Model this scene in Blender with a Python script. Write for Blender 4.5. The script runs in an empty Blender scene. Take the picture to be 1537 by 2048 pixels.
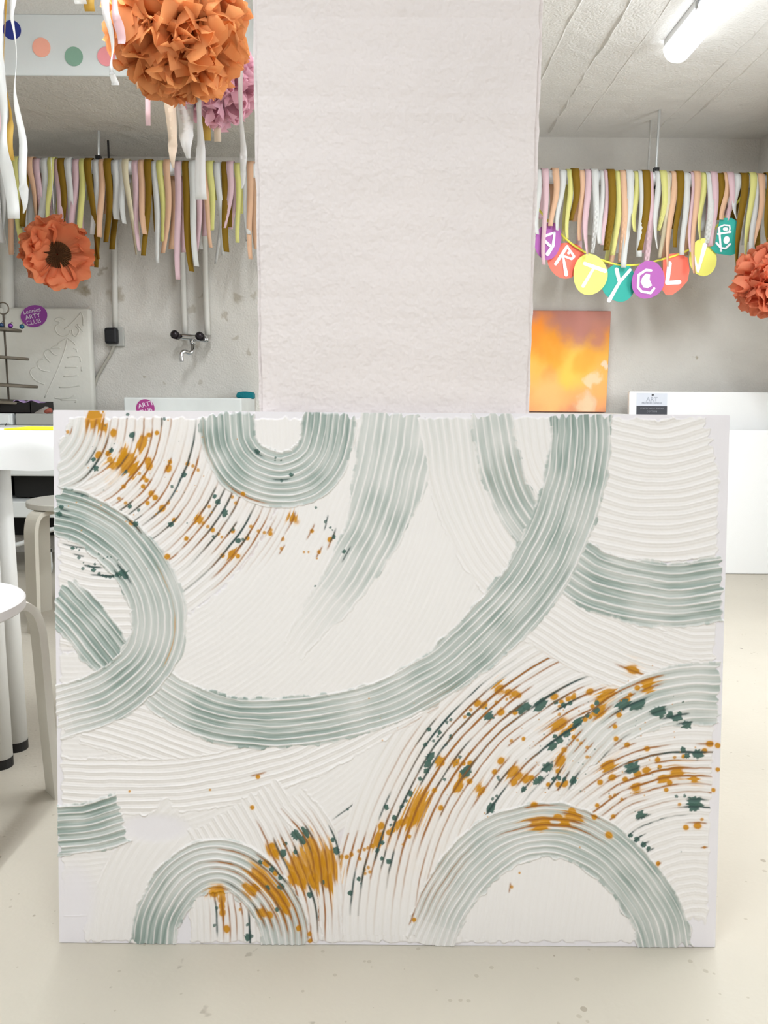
import bpy, bmesh, math, random
import numpy as np
from mathutils import Vector, Matrix
random.seed(7)
D = bpy.data; SC = bpy.context.scene; COL = SC.collection
PI = math.pi

# ---------------------------------------------------------------- camera (focal length in pixels of the 1537 x 2048 frame)
F_PX, CAM_H, PITCH, ROLL = 1540.0, 0.826, math.radians(8.5), 0.0075
_F = np.array([0, math.cos(PITCH), -math.sin(PITCH)]); _R0 = np.array([1., 0, 0]); _U0 = np.array([0, math.sin(PITCH), math.cos(PITCH)])
_R = math.cos(ROLL) * _R0 + math.sin(ROLL) * _U0; _U = -math.sin(ROLL) * _R0 + math.cos(ROLL) * _U0
EYE = np.array([0, 0, CAM_H])
def ray(x, y): return _F + _R * (x - 768.5) / F_PX + _U * (1024 - y) / F_PX
def at(x, y, Y):
    d = ray(x, y); return Vector(EYE + d * (Y / d[1]))
def atz(x, y, z):
    d = ray(x, y); return Vector(EYE + d * ((z - CAM_H) / d[2]))
cam = D.objects.new('camera', D.cameras.new('camera')); COL.objects.link(cam)
cam.data.sensor_fit = 'VERTICAL'; cam.data.sensor_height = 36; cam.data.lens = F_PX / 2048 * 36; cam.data.clip_start = .01
M = Matrix.Identity(4)
for i in range(3):
    M[i][0], M[i][1], M[i][2], M[i][3] = _R[i], _U[i], -_F[i], EYE[i]
cam.matrix_world = M; SC.camera = cam

# ---------------------------------------------------------------- materials
def srgb(c, a=1.0):
    o = []
    for v in c:
        v /= 255.0; o.append(v / 12.92 if v <= .04045 else ((v + .055) / 1.055) ** 2.4)
    return (*o, a)
MATS = {}
def mat(name, c, rough=.6, metal=0, var=.0, scale=8, bump=0, bscale=40, trans=0, spec=.4):
    if name in MATS: return MATS[name]
    m = D.materials.new(name); m.use_nodes = True; nt = m.node_tree; b = nt.nodes['Principled BSDF']
    b.inputs['Base Color'].default_value = srgb(c); b.inputs['Roughness'].default_value = rough; b.inputs['Metallic'].default_value = metal; b.inputs['Specular IOR Level'].default_value = spec
    tc = nt.nodes.new('ShaderNodeTexCoord')
    if var:
        n = nt.nodes.new('ShaderNodeTexNoise'); n.inputs['Scale'].default_value = scale; n.inputs['Detail'].default_value = 5
        nt.links.new(tc.outputs['Object'], n.inputs['Vector'])
        r = nt.nodes.new('ShaderNodeValToRGB'); r.color_ramp.elements[0].position = .3; r.color_ramp.elements[1].position = .7
        r.color_ramp.elements[0].color = srgb([v * (1 - var) for v in c]); r.color_ramp.elements[1].color = srgb([min(255, v * (1 + var)) for v in c])
        nt.links.new(n.outputs['Fac'], r.inputs['Fac']); nt.links.new(r.outputs['Color'], b.inputs['Base Color'])
    if bump:
        n = nt.nodes.new('ShaderNodeTexNoise'); n.inputs['Scale'].default_value = bscale; n.inputs['Detail'].default_value = 4
        nt.links.new(tc.outputs['Object'], n.inputs['Vector'])
        bp = nt.nodes.new('ShaderNodeBump'); bp.inputs['Strength'].default_value = bump; bp.inputs['Distance'].default_value = .01
        nt.links.new(n.outputs['Fac'], bp.inputs['Height']); nt.links.new(bp.outputs['Normal'], b.inputs['Normal'])
    if trans:
        t = nt.nodes.new('ShaderNodeBsdfTranslucent'); mx = nt.nodes.new('ShaderNodeMixShader'); mx.inputs[0].default_value = trans
        src = b.inputs['Base Color'].links[0].from_socket if b.inputs['Base Color'].links else None
        if src: nt.links.new(src, t.inputs['Color'])
        else: t.inputs['Color'].default_value = srgb(c)
        out = nt.nodes['Material Output']
        nt.links.new(b.outputs[0], mx.inputs[1]); nt.links.new(t.outputs[0], mx.inputs[2]); nt.links.new(mx.outputs[0], out.inputs['Surface'])
    MATS[name] = m; return m
def emit(name, c, s):
    m = D.materials.new(name); m.use_nodes = True; b = m.node_tree.nodes['Principled BSDF']
    b.inputs['Base Color'].default_value = srgb(c); b.inputs['Emission Color'].default_value = srgb(c); b.inputs['Emission Strength'].default_value = s
    return m

# ---------------------------------------------------------------- mesh helpers
def obj(name, bm, m, parent=None, smooth=False):
    me = D.meshes.new(name); bm.normal_update(); bm.to_mesh(me); bm.free()
    if m: me.materials.append(m)
    if smooth:
        for p in me.polygons: p.use_smooth = True
    o = D.objects.new(name, me); COL.objects.link(o)
    if parent: o.parent = parent; o.matrix_parent_inverse = Matrix.Translation(-parent.location)
    return o
def tag(o, label, cat, group=None):
    o['label'] = label; o['category'] = cat
    if group: o['group'] = group
    return o
def thing(name, label, cat, loc, group=None):
    o = D.objects.new(name, None); COL.objects.link(o); o.location = loc; o.empty_display_size = .05
    return tag(o, label, cat, group)
def struct(name, bm, m, parent=None, smooth=False):
    o = obj(name, bm, m, parent, smooth)
    if not parent: o['kind'] = 'structure'
    return o
def box(bm, a, b, bev=0):
    a = Vector(a); b = Vector(b); c = (a + b) / 2; s = b - a
    r = bmesh.ops.create_cube(bm, size=1, matrix=Matrix.Translation(c) @ Matrix.Diagonal((abs(s.x), abs(s.y), abs(s.z), 1)))
    if bev:
        es = list({e for v in r['verts'] for e in v.link_edges})
        bmesh.ops.bevel(bm, geom=es, offset=bev, segments=2, affect='EDGES', profile=.5)
    return bm
def cyl(bm, p, q, r, r2=None, n=20, cap=True):
    p = Vector(p); q = Vector(q); d = q - p; rot = d.to_track_quat('Z', 'Y').to_matrix().to_4x4()
    bmesh.ops.create_cone(bm, cap_ends=cap, segments=n, radius1=r, radius2=r if r2 is None else r2, depth=d.length, matrix=Matrix.Translation((p + q) / 2) @ rot)
    return bm
def tube(bm, pts, r, n=10, closed=False):
    pts = [Vector(p) for p in pts]; rings = []
    rr = r if isinstance(r, (list, tuple)) else [r] * len(pts)
    up = None
    for i, p in enumerate(pts):
        t = (pts[(i + 1) % len(pts)] - pts[i - 1]) if closed else (pts[min(i + 1, len(pts) - 1)] - pts[max(i - 1, 0)])
        t.normalize()
        if up is None: up = t.orthogonal().normalized()
        up = (up - t * up.dot(t)).normalized(); w = t.cross(up)
        rings.append([bm.verts.new(p + (up * math.cos(2 * PI * k / n) + w * math.sin(2 * PI * k / n)) * rr[i]) for k in range(n)])
    m = len(rings)
    for i in range(m if closed else m - 1):
        a, b = rings[i], rings[(i + 1) % m]
        for k in range(n): bm.faces.new((a[k], a[(k + 1) % n], b[(k + 1) % n], b[k]))
    if not closed: bm.faces.new(rings[0][::-1]); bm.faces.new(rings[-1])
    return bm
def smooth_path(pts, k=6):
    P = [Vector(p) for p in pts]; P = [2 * P[0] - P[1]] + P + [2 * P[-1] - P[-2]]; out = []
    for i in range(1, len(P) - 2):
        for j in range(k):
            t = j / k; a, b, c, d = P[i - 1:i + 3]
            out.append(.5 * (2 * b + (c - a) * t + (2 * a - 5 * b + 4 * c - d) * t * t + (3 * b - a - 3 * c + d) * t ** 3))
    return out + [P[-2]]
def prism(bm, pts, d):
    """closed outline pts extruded by vector d"""
    d = Vector(d); a = [bm.verts.new(p) for p in pts]; b = [bm.verts.new(Vector(p) + d) for p in pts]; n = len(a)
    bm.faces.new(a); bm.faces.new(b[::-1])
    for i in range(n): bm.faces.new((a[i], b[i], b[(i + 1) % n], a[(i + 1) % n]))
    bmesh.ops.recalc_face_normals(bm, faces=bm.faces[:]); return bm
def lathe(bm, prof, c=(0, 0, 0), n=28):
    c = Vector(c); rings = []
    for r, z in prof: rings.append([bm.verts.new(c + Vector((r * math.cos(2 * PI * k / n), r * math.sin(2 * PI * k / n), z))) for k in range(n)])
    for a, b in zip(rings, rings[1:]):
        for k in range(n): bm.faces.new((a[k], a[(k + 1) % n], b[(k + 1) % n], b[k]))
    bm.faces.new(rings[0][::-1]); bm.faces.new(rings[-1]); bmesh.ops.recalc_face_normals(bm, faces=bm.faces[:]); return bm
def ribbon(bm, pts, wid, widths, th=.0006):
    """thin paper band: centre points, width direction per point, width per point"""
    rows = []
    for i, p in enumerate(pts):
        t = (pts[min(i + 1, len(pts) - 1)] - pts[max(i - 1, 0)]).normalized(); w = wid[i].normalized(); n = t.cross(w).normalized()
        h = widths[i] / 2
        rows.append([bm.verts.new(p + w * a * h + n * b * th / 2) for a, b in ((-1, -1), (1, -1), (1, 1), (-1, 1))])
    for a, b in zip(rows, rows[1:]):
        for k in range(4): bm.faces.new((a[k], a[(k + 1) % 4], b[(k + 1) % 4], b[k]))
    bm.faces.new(rows[0][::-1]); bm.faces.new(rows[-1]); return bm
def text_mesh(name, s, size, loc, rot, m, parent, th=.0006, shear=0):
    cu = D.curves.new(name, 'FONT'); cu.body = s; cu.size = size; cu.align_x = 'CENTER'; cu.align_y = 'CENTER'; cu.extrude = th; cu.shear = shear
    t = D.objects.new(name, cu); me = D.meshes.new_from_object(t); D.objects.remove(t); D.curves.remove(cu)
    me.materials.clear(); me.materials.append(m); me.transform(Matrix.Translation(loc) @ rot)
    o = D.objects.new(name, me); COL.objects.link(o); o.parent = parent; o.matrix_parent_inverse = Matrix.Translation(-parent.location); return o
ORD = 'first second third fourth fifth sixth seventh eighth ninth tenth eleventh twelfth thirteenth fourteenth fifteenth sixteenth'.split()
BACK_Y = 4.0      # back wall
# ---------------------------------------------------------------- the painting: comb-trowel strokes, relief and pigment
def vnoise(x, y, seed=0):
    rs = np.random.RandomState(seed); T = rs.rand(256, 256).astype(np.float32)
    xi = np.floor(x).astype(np.int64); yi = np.floor(y).astype(np.int64)
    fx = (x - xi).astype(np.float32); fy = (y - yi).astype(np.float32)
    fx = fx * fx * (3 - 2 * fx); fy = fy * fy * (3 - 2 * fy)
    a = T[xi & 255, yi & 255]; b = T[(xi + 1) & 255, yi & 255]; c = T[xi & 255, (yi + 1) & 255]; d = T[(xi + 1) & 255, (yi + 1) & 255]
    return (a * (1 - fx) + b * fx) * (1 - fy) + (c * (1 - fx) + d * fx) * fy

def sstep(a, b, x):
    t = np.clip((x - a) / (b - a), 0, 1); return t * t * (3 - 2 * t)

def lin(c):
    c = np.asarray(c, dtype=np.float64) / 255.0
    return np.where(c <= 0.04045, c / 12.92, ((c + 0.055) / 1.055) ** 2.4)

def catmull(pts, step=7.0):
    P = [np.array(p, float) for p in pts]
    P = [2 * P[0] - P[1]] + P + [2 * P[-1] - P[-2]]
    out = []
    for i in range(1, len(P) - 2):
        n = max(2, int(np.linalg.norm(P[i + 1] - P[i]) / step))
        for k in range(n):
            t = k / n; a, b, c, d = P[i - 1], P[i], P[i + 1], P[i + 2]
            out.append(.5 * (2 * b + (c - a) * t + (2 * a - 5 * b + 4 * c - d) * t * t + (3 * b - a - 3 * c + d) * t ** 3))
    out.append(P[-2]); return np.array(out)

WHITE = lin((238, 233, 230)); SAGE = lin((166, 178, 171)); DSAGE = lin((136, 152, 144)); OCHRE = lin((202, 139, 8)); UMBER = lin((160, 100, 34))
GREEN = lin((66, 100, 90)); DGREEN = lin((52, 74, 72)); LGREEN = lin((130, 155, 128)); EDGE = lin((236, 231, 234)); GROOVE = lin((212, 203, 190))

# path, half width(s), tint 0..1 (list along the stroke), pitch, relief (mm), kind of colour
A_ = 'arc'
STROKES = [
 # concentric sweep round the top corner; wide comb near the corner, finer further out
 (A_, (125, 835), 40, 470, 0.0, 17, 1.0),
 (A_, (125, 835), 465, 1000, 0.0, 11, .26),
 # pale fan round the bottom arch
 (A_, (1390, 1870), 30, 735, 0.0, 16, .72),
 # small corner arcs
 ([(112, 945), (150, 925), (180, 880), (192, 824)], 48, [.28, .3, .2, .02], 15, .8),
 # the wide pale-sage sweep down the middle
 ([(806, 828), (790, 930), (762, 1030), (715, 1130), (650, 1220), (590, 1300)], [80, 78, 62, 52, 40, 26], [.5, .45, .62, .5, .22, 0], 15, .5),
 # upper middle
 ([(905, 828), (925, 960), (968, 1075), (1035, 1170)], 62, [.3, .12, 0, 0], 15, .8),
 ([(1070, 828), (1085, 920), (1125, 1000)], 52, [.1, 0, 0], 15, .8),
 ([(988, 828), (1004, 930), (1040, 1020), (1105, 1105)], [44, 44, 42, 40], [.45, .62, .6, .85], 16, 1.1),
 # upper corner opposite
 ([(1150, 940), (1215, 962), (1290, 980), (1370, 978), (1445, 955)], 142, [0, 0], 17.5, 1.0),
 ([(1060, 1200), (1120, 1240), (1200, 1285), (1300, 1325), (1445, 1365)], 72, [0, 0], 15, 1.0),
 ([(1330, 1265), (1385, 1280), (1446, 1280)], 42, [0, 0], 13, .7),
 ([(1130, 1118), (1190, 1158), (1260, 1180), (1350, 1190), (1444, 1178)], [58, 62, 66, 66, 66], [.85, .75, .75, .8, .9], 16, 1.3),
 ([(1442, 1385), (1370, 1388), (1300, 1405), (1230, 1440), (1165, 1500), (1110, 1580)], [62, 62, 54, 46, 36, 26], [.62, .5, .42, .3, .3, 0], 17, .9),
 # lower band and wedges
 ([(180, 1430), (280, 1460), (400, 1502), (520, 1540)], 62, [0, 0], 14, 1.0),
 ([(118, 1568), (250, 1573), (400, 1565), (540, 1535), (660, 1490), (780, 1430), (860, 1385)], [57, 57, 57, 54, 48, 40, 34], [0, 0], 14.5, 1.1),
 ([(245, 1890), (262, 1800), (300, 1725), (372, 1640)], [80, 78, 70, 60], [0, 0], 15, .5),
 ([(470, 1612), (520, 1700), (560, 1800), (575, 1890)], [105, 105, 105, 105], [0, 0], 14.5, 1.1),
 ([(585, 1600), (630, 1655), (655, 1735), (665, 1890)], [38, 36, 26, 20], [0, 0], 13.5, 1.2),
 ([(462, 1780), (468, 1892)], 84, [0, 0], 13, .8),
 ([(1118, 1700), (1092, 1892)], 185, [0, 0], 15, .3),
 # inside of the side arch
 ([(112, 1150), (190, 1168), (275, 1172)], 130, [0, 0], 15, .9),
 ([(118, 1190), (175, 1250), (250, 1345)], [50, 50, 48], [.95, 1.0, .95], 13, 1.5),
 # the strong sage strokes
 ([(568, 828), (572, 905)], 58, [0, 0], 13, .5),
 ([(459, 829), (466, 890), (495, 935), (540, 957), (585, 958), (625, 940), (653, 900), (664, 829)], [58, 58, 58, 58, 58, 57, 55, 54], [1.0, 1.0, .95, .8, .78, .8, .85, .9], 12.5, 1.1),
 ([(1165, 832), (1165, 890), (1152, 970), (1128, 1050), (1083, 1140), (1018, 1225), (918, 1320), (800, 1392), (680, 1430), (560, 1444), (450, 1438), (365, 1405), (300, 1362)], [62, 63, 63, 63, 61, 57, 50, 48, 49, 52, 52, 48, 42], [.95, .8, .7, .78, .72, .7, .72, .6, .62, .85, .92, .7, .25], 12.5, 1.05),
 ([(114, 1020), (170, 1036), (232, 1075), (280, 1128), (312, 1188), (322, 1245), (310, 1300), (272, 1350), (215, 1392), (118, 1425)], [50, 52, 54, 56, 56, 56, 55, 54, 54, 56], [1.0, .95, .9, .82, .62, .5, .6, .72, .5, .2], 13, 1.4),
 ([(114, 1660), (180, 1654), (243, 1636)], 51, [.72, .8, .78], 13.5, 1.7),
 ([(306, 1890), (316, 1838), (348, 1776), (392, 1740), (440, 1729), (487, 1743), (530, 1782), (560, 1832), (574, 1892)], [46, 47, 50, 52, 54, 53, 51, 50, 49], [.95, .85, .6, .45, .42, .5, .55, .6, .45], 13, 1.5),
 ([(858, 1886), (890, 1806), (940, 1735), (1000, 1685), (1060, 1663), (1125, 1662), (1192, 1690), (1248, 1736), (1293, 1795), (1320, 1845), (1330, 1892)], [50, 52, 56, 58, 58, 57, 56, 56, 56, 56, 56], [.1, .45, .5, .5, .48, .55, .62, .66, .72, .75, .6], 12.5, 1.2),
]

O_SPLATS = """194,835,13 212,854,7 232,866,6 141,864,3 202,910,6 222,907,5 225,919,5 230,931,7 253,903,6 288,889,9 319,866,4 304,870,4 259,924,14 250,917,9 271,938,9 301,922,6 304,933,6 342,937,6 345,924,4 380,928,4 391,932,3 401,940,3 284,947,3 292,955,4 298,961,4 271,956,3 291,973,4 252,973,4 243,997,3 256,1006,3 307,987,5 315,995,5 300,1006,4 329,1017,6 341,1006,3 402,1039,7 411,1046,3 420,1053,3 430,1060,4 441,1068,3 448,1074,2.5 353,1040,4 377,1077,4 449,1111,4 339,1113,5 267,1046,4 423,1013,3 491,988,4 469,994,3 476,1006,3 467,1107,8 480,1112,4 470,1062,4 499,1076,4 506,1053,3 521,1062,3 533,1065,3 545,1067,4 546,1060,3 590,1036,7 570,1078,3 567,1097,3 628,1062,3.5 664,1079,4.5 642,1104,3.5 621,1104,2 612,1104,2 638,1117,1.5
1001,1378,9 1019,1384,6 1032,1387,6 1040,1390,5 958,1406,6 970,1410,6 944,1419,3 932,1433,3 995,1404,3 1004,1424,6 1032,1424,5 1024,1394,3 1016,1398,2.5 1111,1393,6 1125,1403,4 1121,1412,3 1121,1428,3 1122,1450,11 1146,1454,7 1139,1397,5 1151,1388,3 1025,1481,3 1049,1477,3.5 1004,1521,6 991,1543,5 880,1521,8 886,1525,5 914,1524,8 929,1526,4 942,1526,5 928,1548,8 918,1572,7 941,1562,5 965,1580,7 871,1580,4 1027,1543,8 1038,1551,7 1030,1564,6 1055,1558,8 1065,1555,5 1130,1499,5 1124,1521,9 1118,1541,5 1098,1568,4 1118,1568,5 1131,1566,6 1149,1473,4 883,1615,5 1071,1608,5
842,1606,13 838,1616,14 832,1627,14 827,1638,12 816,1640,8 797,1648,7 758,1679,10 764,1651,6 779,1664,5 787,1659,5 806,1645,6 820,1672,3.5 807,1688,2 870,1580,4 745,1691,4 737,1695,3 730,1698,3 719,1701,3 704,1708,4 695,1713,4 684,1713,4 730,1738,3 738,1734,3 741,1743,3 731,1746,3 721,1717,3 518,1553,4 506,1614,4 550,1703,9 546,1692,6 626,1690,12 632,1702,10 626,1723,18 660,1722,16 655,1740,15 600,1732,15 612,1745,14 640,1740,16 592,1750,10 627,1762,11 658,1762,10 605,1765,8 552,1705,6 517,1750,11 524,1757,10 534,1768,12 540,1778,9 503,1780,9 512,1775,8 556,1788,10 562,1797,11 570,1806,9 572,1818,7 525,1825,8 540,1828,6 598,1855,5 620,1867,4 621,1881,4 534,1726,7 552,1745,5 585,1759,8 445,1799,7 445,1812,7 446,1824,6 454,1857,6 481,1818,2.5 435,1780,9 441,1777,7 429,1786,6
1269,1340,9 1297,1364,9 1297,1374,8 1277,1375,5 1219,1386,9 1212,1393,8 1204,1400,7 1182,1383,6 1149,1394,5 1263,1389,4 1257,1398,5 1200,1423,10 1187,1412,4 1172,1437,5 1182,1433,4 1232,1452,4 1234,1477,4.5 1240,1429,5 1256,1489,5 1296,1497,5 1176,1494,3 1164,1486,3 1157,1479,2.5 1176,1513,3 1217,1529,9 1422,1487,6 1411,1501,5 1438,1491,5 1438,1539,4 1429,1580,4 1351,1514,3 1369,1512,4 1317,1519,5 1321,1533,4 1294,1540,7 1277,1547,6 1355,1544,10 1329,1557,8 1341,1565,5 1390,1558,7 1226,1554,6 1202,1564,5 1252,1558,5 1273,1573,8 1222,1593,3 1231,1590,3 1245,1598,3 1196,1610,4 1228,1632,4 1334,1579,4 1360,1608,3 1405,1638,3 1145,1621,6 1146,1633,9 1129,1644,8 1190,1633,5 1219,1669,6 1396,1651,6 1373,1654,5 1410,1694,2.5 1317,1726,4 1082,1642,12 1092,1643,8 1117,1633,7 1131,1644,8 1082,1654,8 1068,1608,5 829,1838,4 1024,1773,3 1040,1745,2 261,1582,2 422,1579,2"""
G_SPLATS = """269,870,5 192,919,4 197,937,5 228,901,4 373,950,5 346,1049,5 349,973,3 264,1013,4 282,1020,3 276,1048,5 260,829,3 334,838,3 257,944,3 169,991,2.5 128,1014,4 123,1028,5 431,1073,2.5 440,1004,5 454,1026,6 434,993,4 481,1081,5 490,1079,3 471,1059,3 519,903,5 556,916,2 567,921,1.7 555,921,1.5 587,950,4 568,961,3 655,1043,3 665,1055,2.3 669,1060,1.5 672,1074,4 692,1103,4 636,1015,2.5 634,1172,2 150,1096,3.5 162,1115,3 170,1137,3 191,1140,4 182,1132,2.5 194,1128,2.5 202,1147,3 210,1151,2.5 216,1153,3 224,1154,3 231,1152,3 239,1149,4 246,1147,5 253,1148,7 202,1108,2 212,1117,1.5 219,1114,1.5 226,1114,1.5 240,1120,1.5 157,1096,1.5 163,1100,1.5 171,1125,1.5
862,1514,8 859,1527,7 869,1481,3 878,1472,2.5 881,1464,4 896,1444,3 904,1439,3 940,1428,4 904,1473,4 895,1488,2.5 979,1432,7 975,1416,2.5 1045,1419,8 1055,1413,8 1084,1410,9 1023,1424,3 1114,1404,4 1130,1410,5 1143,1406,4 1112,1472,4 1121,1480,6 1107,1491,7 1135,1467,6 1157,1445,7 1097,1535,8 1109,1557,4 1120,1555,4 1130,1558,4 1075,1562,6 1083,1556,5 1149,1560,5 936,1541,8 927,1543,5 998,1554,3 1000,1559,2.5 891,1558,3 983,1615,7 987,1597,3 995,1591,3 1049,1578,5 922,1513,3 855,1541,5 842,1557,4 823,1586,5 805,1612,4 814,1601,3 774,1614,5 790,1635,5 783,1649,3 697,1618,2.5 766,1685,4 779,1722,5 765,1716,3.5 756,1700,4 592,1669,8 613,1664,7 568,1705,6 572,1687,4 674,1700,6 667,1679,4 592,1703,4 607,1679,6 853,1489,4 860,1458,4 522,1723,4 545,1738,5 562,1754,4 563,1772,6 536,1774,5 555,1818,4 620,1789,5 647,1764,4 496,1848,3 496,1874,6 505,1871,3 701,1785,5 719,1757,4 723,1766,2
1248,1409,9 1277,1411,9 1320,1422,10 1342,1429,6 1357,1435,7 1375,1449,7 1362,1426,4 1196,1405,5 1194,1420,6 1159,1444,8 1177,1431,3.5 1267,1537,9 1263,1527,5 1376,1511,5 1398,1509,8 1368,1498,5 1148,1560,6 1389,1604,9 1388,1613,7 1283,1629,7 1354,1592,3 1371,1591,3 1368,1403,2 1262,1670,4 1275,1678,5 1288,1688,5 1298,1696,4 434,1815,3 430,1850,3 150,980,2"""
# long loaded grooves: x, y, reach before, reach after, colour, strength
LONG = [(197, 938, 40, 60, 'g', 1), (250, 930, 55, 30, 'g', .8), (373, 950, 130, 130, 'g', .9), (346, 1049, 20, 45, 'g', 1), (276, 1040, 20, 60, 'g', .9), (290, 915, 90, 130, 'u', 1), (300, 900, 60, 100, 'u', 1),
 (481, 1081, 70, 110, 'g', .9), (470, 1090, 60, 60, 'g', .7), (454, 1040, 40, 90, 'g', .5), (440, 1030, 60, 60, 'g', .5), (590, 1040, 15, 50, 'u', .6), (490, 1100, 30, 60, 'u', .7),
 (880, 1465, 120, 130, 'g', 1), (905, 1455, 80, 140, 'g', .6), (935, 1440, 60, 220, 'g', .9), (960, 1415, 60, 300, 'u', .9), (1000, 1385, 50, 260, 'u', 1), (1010, 1400, 70, 250, 'u', .8), (1030, 1440, 120, 220, 'g', .9), (1010, 1475, 150, 150, 'u', .8), (945, 1530, 90, 230, 'g', .7), (928, 1545, 40, 130, 'u', 1), (900, 1560, 80, 200, 'g', .6), (870, 1600, 60, 200, 'u', .9), (842, 1620, 60, 230, 'u', 1), (828, 1640, 60, 220, 'u', 1), (815, 1660, 60, 180, 'u', .9), (885, 1600, 90, 160, 'u', .9),
 (1122, 1452, 60, 70, 'u', 1), (1110, 1490, 60, 70, 'g', .9), (1160, 1440, 120, 60, 'g', .9), (1180, 1410, 90, 90, 'u', .9), (1290, 1368, 40, 120, 'u', .9), (1250, 1410, 60, 60, 'g', .6), (1300, 1520, 110, 160, 'g', .9), (1200, 1510, 90, 90, 'g', .7), (1320, 1500, 110, 90, 'g', .7), (1300, 1550, 130, 150, 'u', 1), (1330, 1560, 110, 160, 'u', .9), (1340, 1545, 100, 170, 'u', 1), (1260, 1575, 180, 110, 'u', .9), (1290, 1590, 140, 100, 'u', .9), (1389, 1608, 50, 120, 'g', 1), (1330, 1630, 90, 90, 'g', .7), (1300, 1650, 100, 70, 'g', .5), (1230, 1540, 70, 110, 'u', .9), (1260, 1510, 70, 90, 'u', .8), (1398, 1512, 40, 60, 'g', .8), (1396, 1651, 45, 30, 'u', .6), (985, 1610, 60, 20, 'g', .9), (1000, 1600, 70, 30, 'g', .8), (1065, 1575, 40, 60, 'g', .8), (1040, 1550, 30, 50, 'u', .8),
 (597, 1660, 70, 150, 'u', .9), (620, 1680, 60, 150, 'u', .9), (640, 1700, 70, 190, 'u', .9), (655, 1720, 60, 150, 'u', .9), (672, 1690, 40, 15, 'g', 1), (545, 1690, 60, 60, 'u', .8), (575, 1690, 50, 110, 'u', .8), (626, 1800, 30, 60, 'g', .9), (640, 1820, 40, 60, 'u', .8), (655, 1830, 40, 60, 'u', .8), (605, 1830, 40, 55, 'u', .7), (530, 1770, 150, 120, 'u', .9), (540, 1785, 140, 110, 'u', .9), (550, 1760, 120, 110, 'u', .8), (520, 1790, 130, 100, 'u', .9), (500, 1800, 100, 90, 'g', .7), (562, 1755, 60, 80, 'g', .4), (575, 1800, 90, 80, 'u', .7), (515, 1730, 70, 60, 'u', .6),
 (445, 1810, 15, 70, 'u', .9), (456, 1830, 30, 55, 'u', .9), (430, 1830, 20, 45, 'g', .8), (496, 1840, 25, 45, 'g', .9), (470, 1830, 30, 40, 'u', .5), (1082, 1644, 90, 120, 'u', .9), (1090, 1630, 60, 130, 'u', .7), (1120, 1655, 100, 100, 'u', .6), (1275, 1678, 30, 40, 'g', 1), (700, 1785, 25, 25, 'g', 1), (723, 1760, 50, 30, 'g', .6), (779, 1715, 40, 10, 'g', .8), (766, 1660, 40, 40, 'g', .5), (355, 1245, 120, 70, 'o', .55), (340, 1300, 60, 30, 'o', .5)]
# broad washes that settled in the grooves: x, y, rx, ry, strength
WASH = [(290, 925, 150, 140, .9), (440, 1050, 140, 100, .7), (850, 1640, 100, 210, .8), (940, 1480, 130, 130, .5), (1300, 1550, 160, 80, .8), (1130, 1540, 100, 70, .25), (620, 1760, 85, 140, .8), (520, 1790, 90, 90, .35), (455, 1840, 50, 60, .35), (1100, 1640, 140, 35, .35), (750, 1720, 90, 140, .22), (1230, 1590, 90, 60, .35), (1020, 950, 70, 60, .12), (1090, 1330, 60, 40, .15)]

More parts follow.
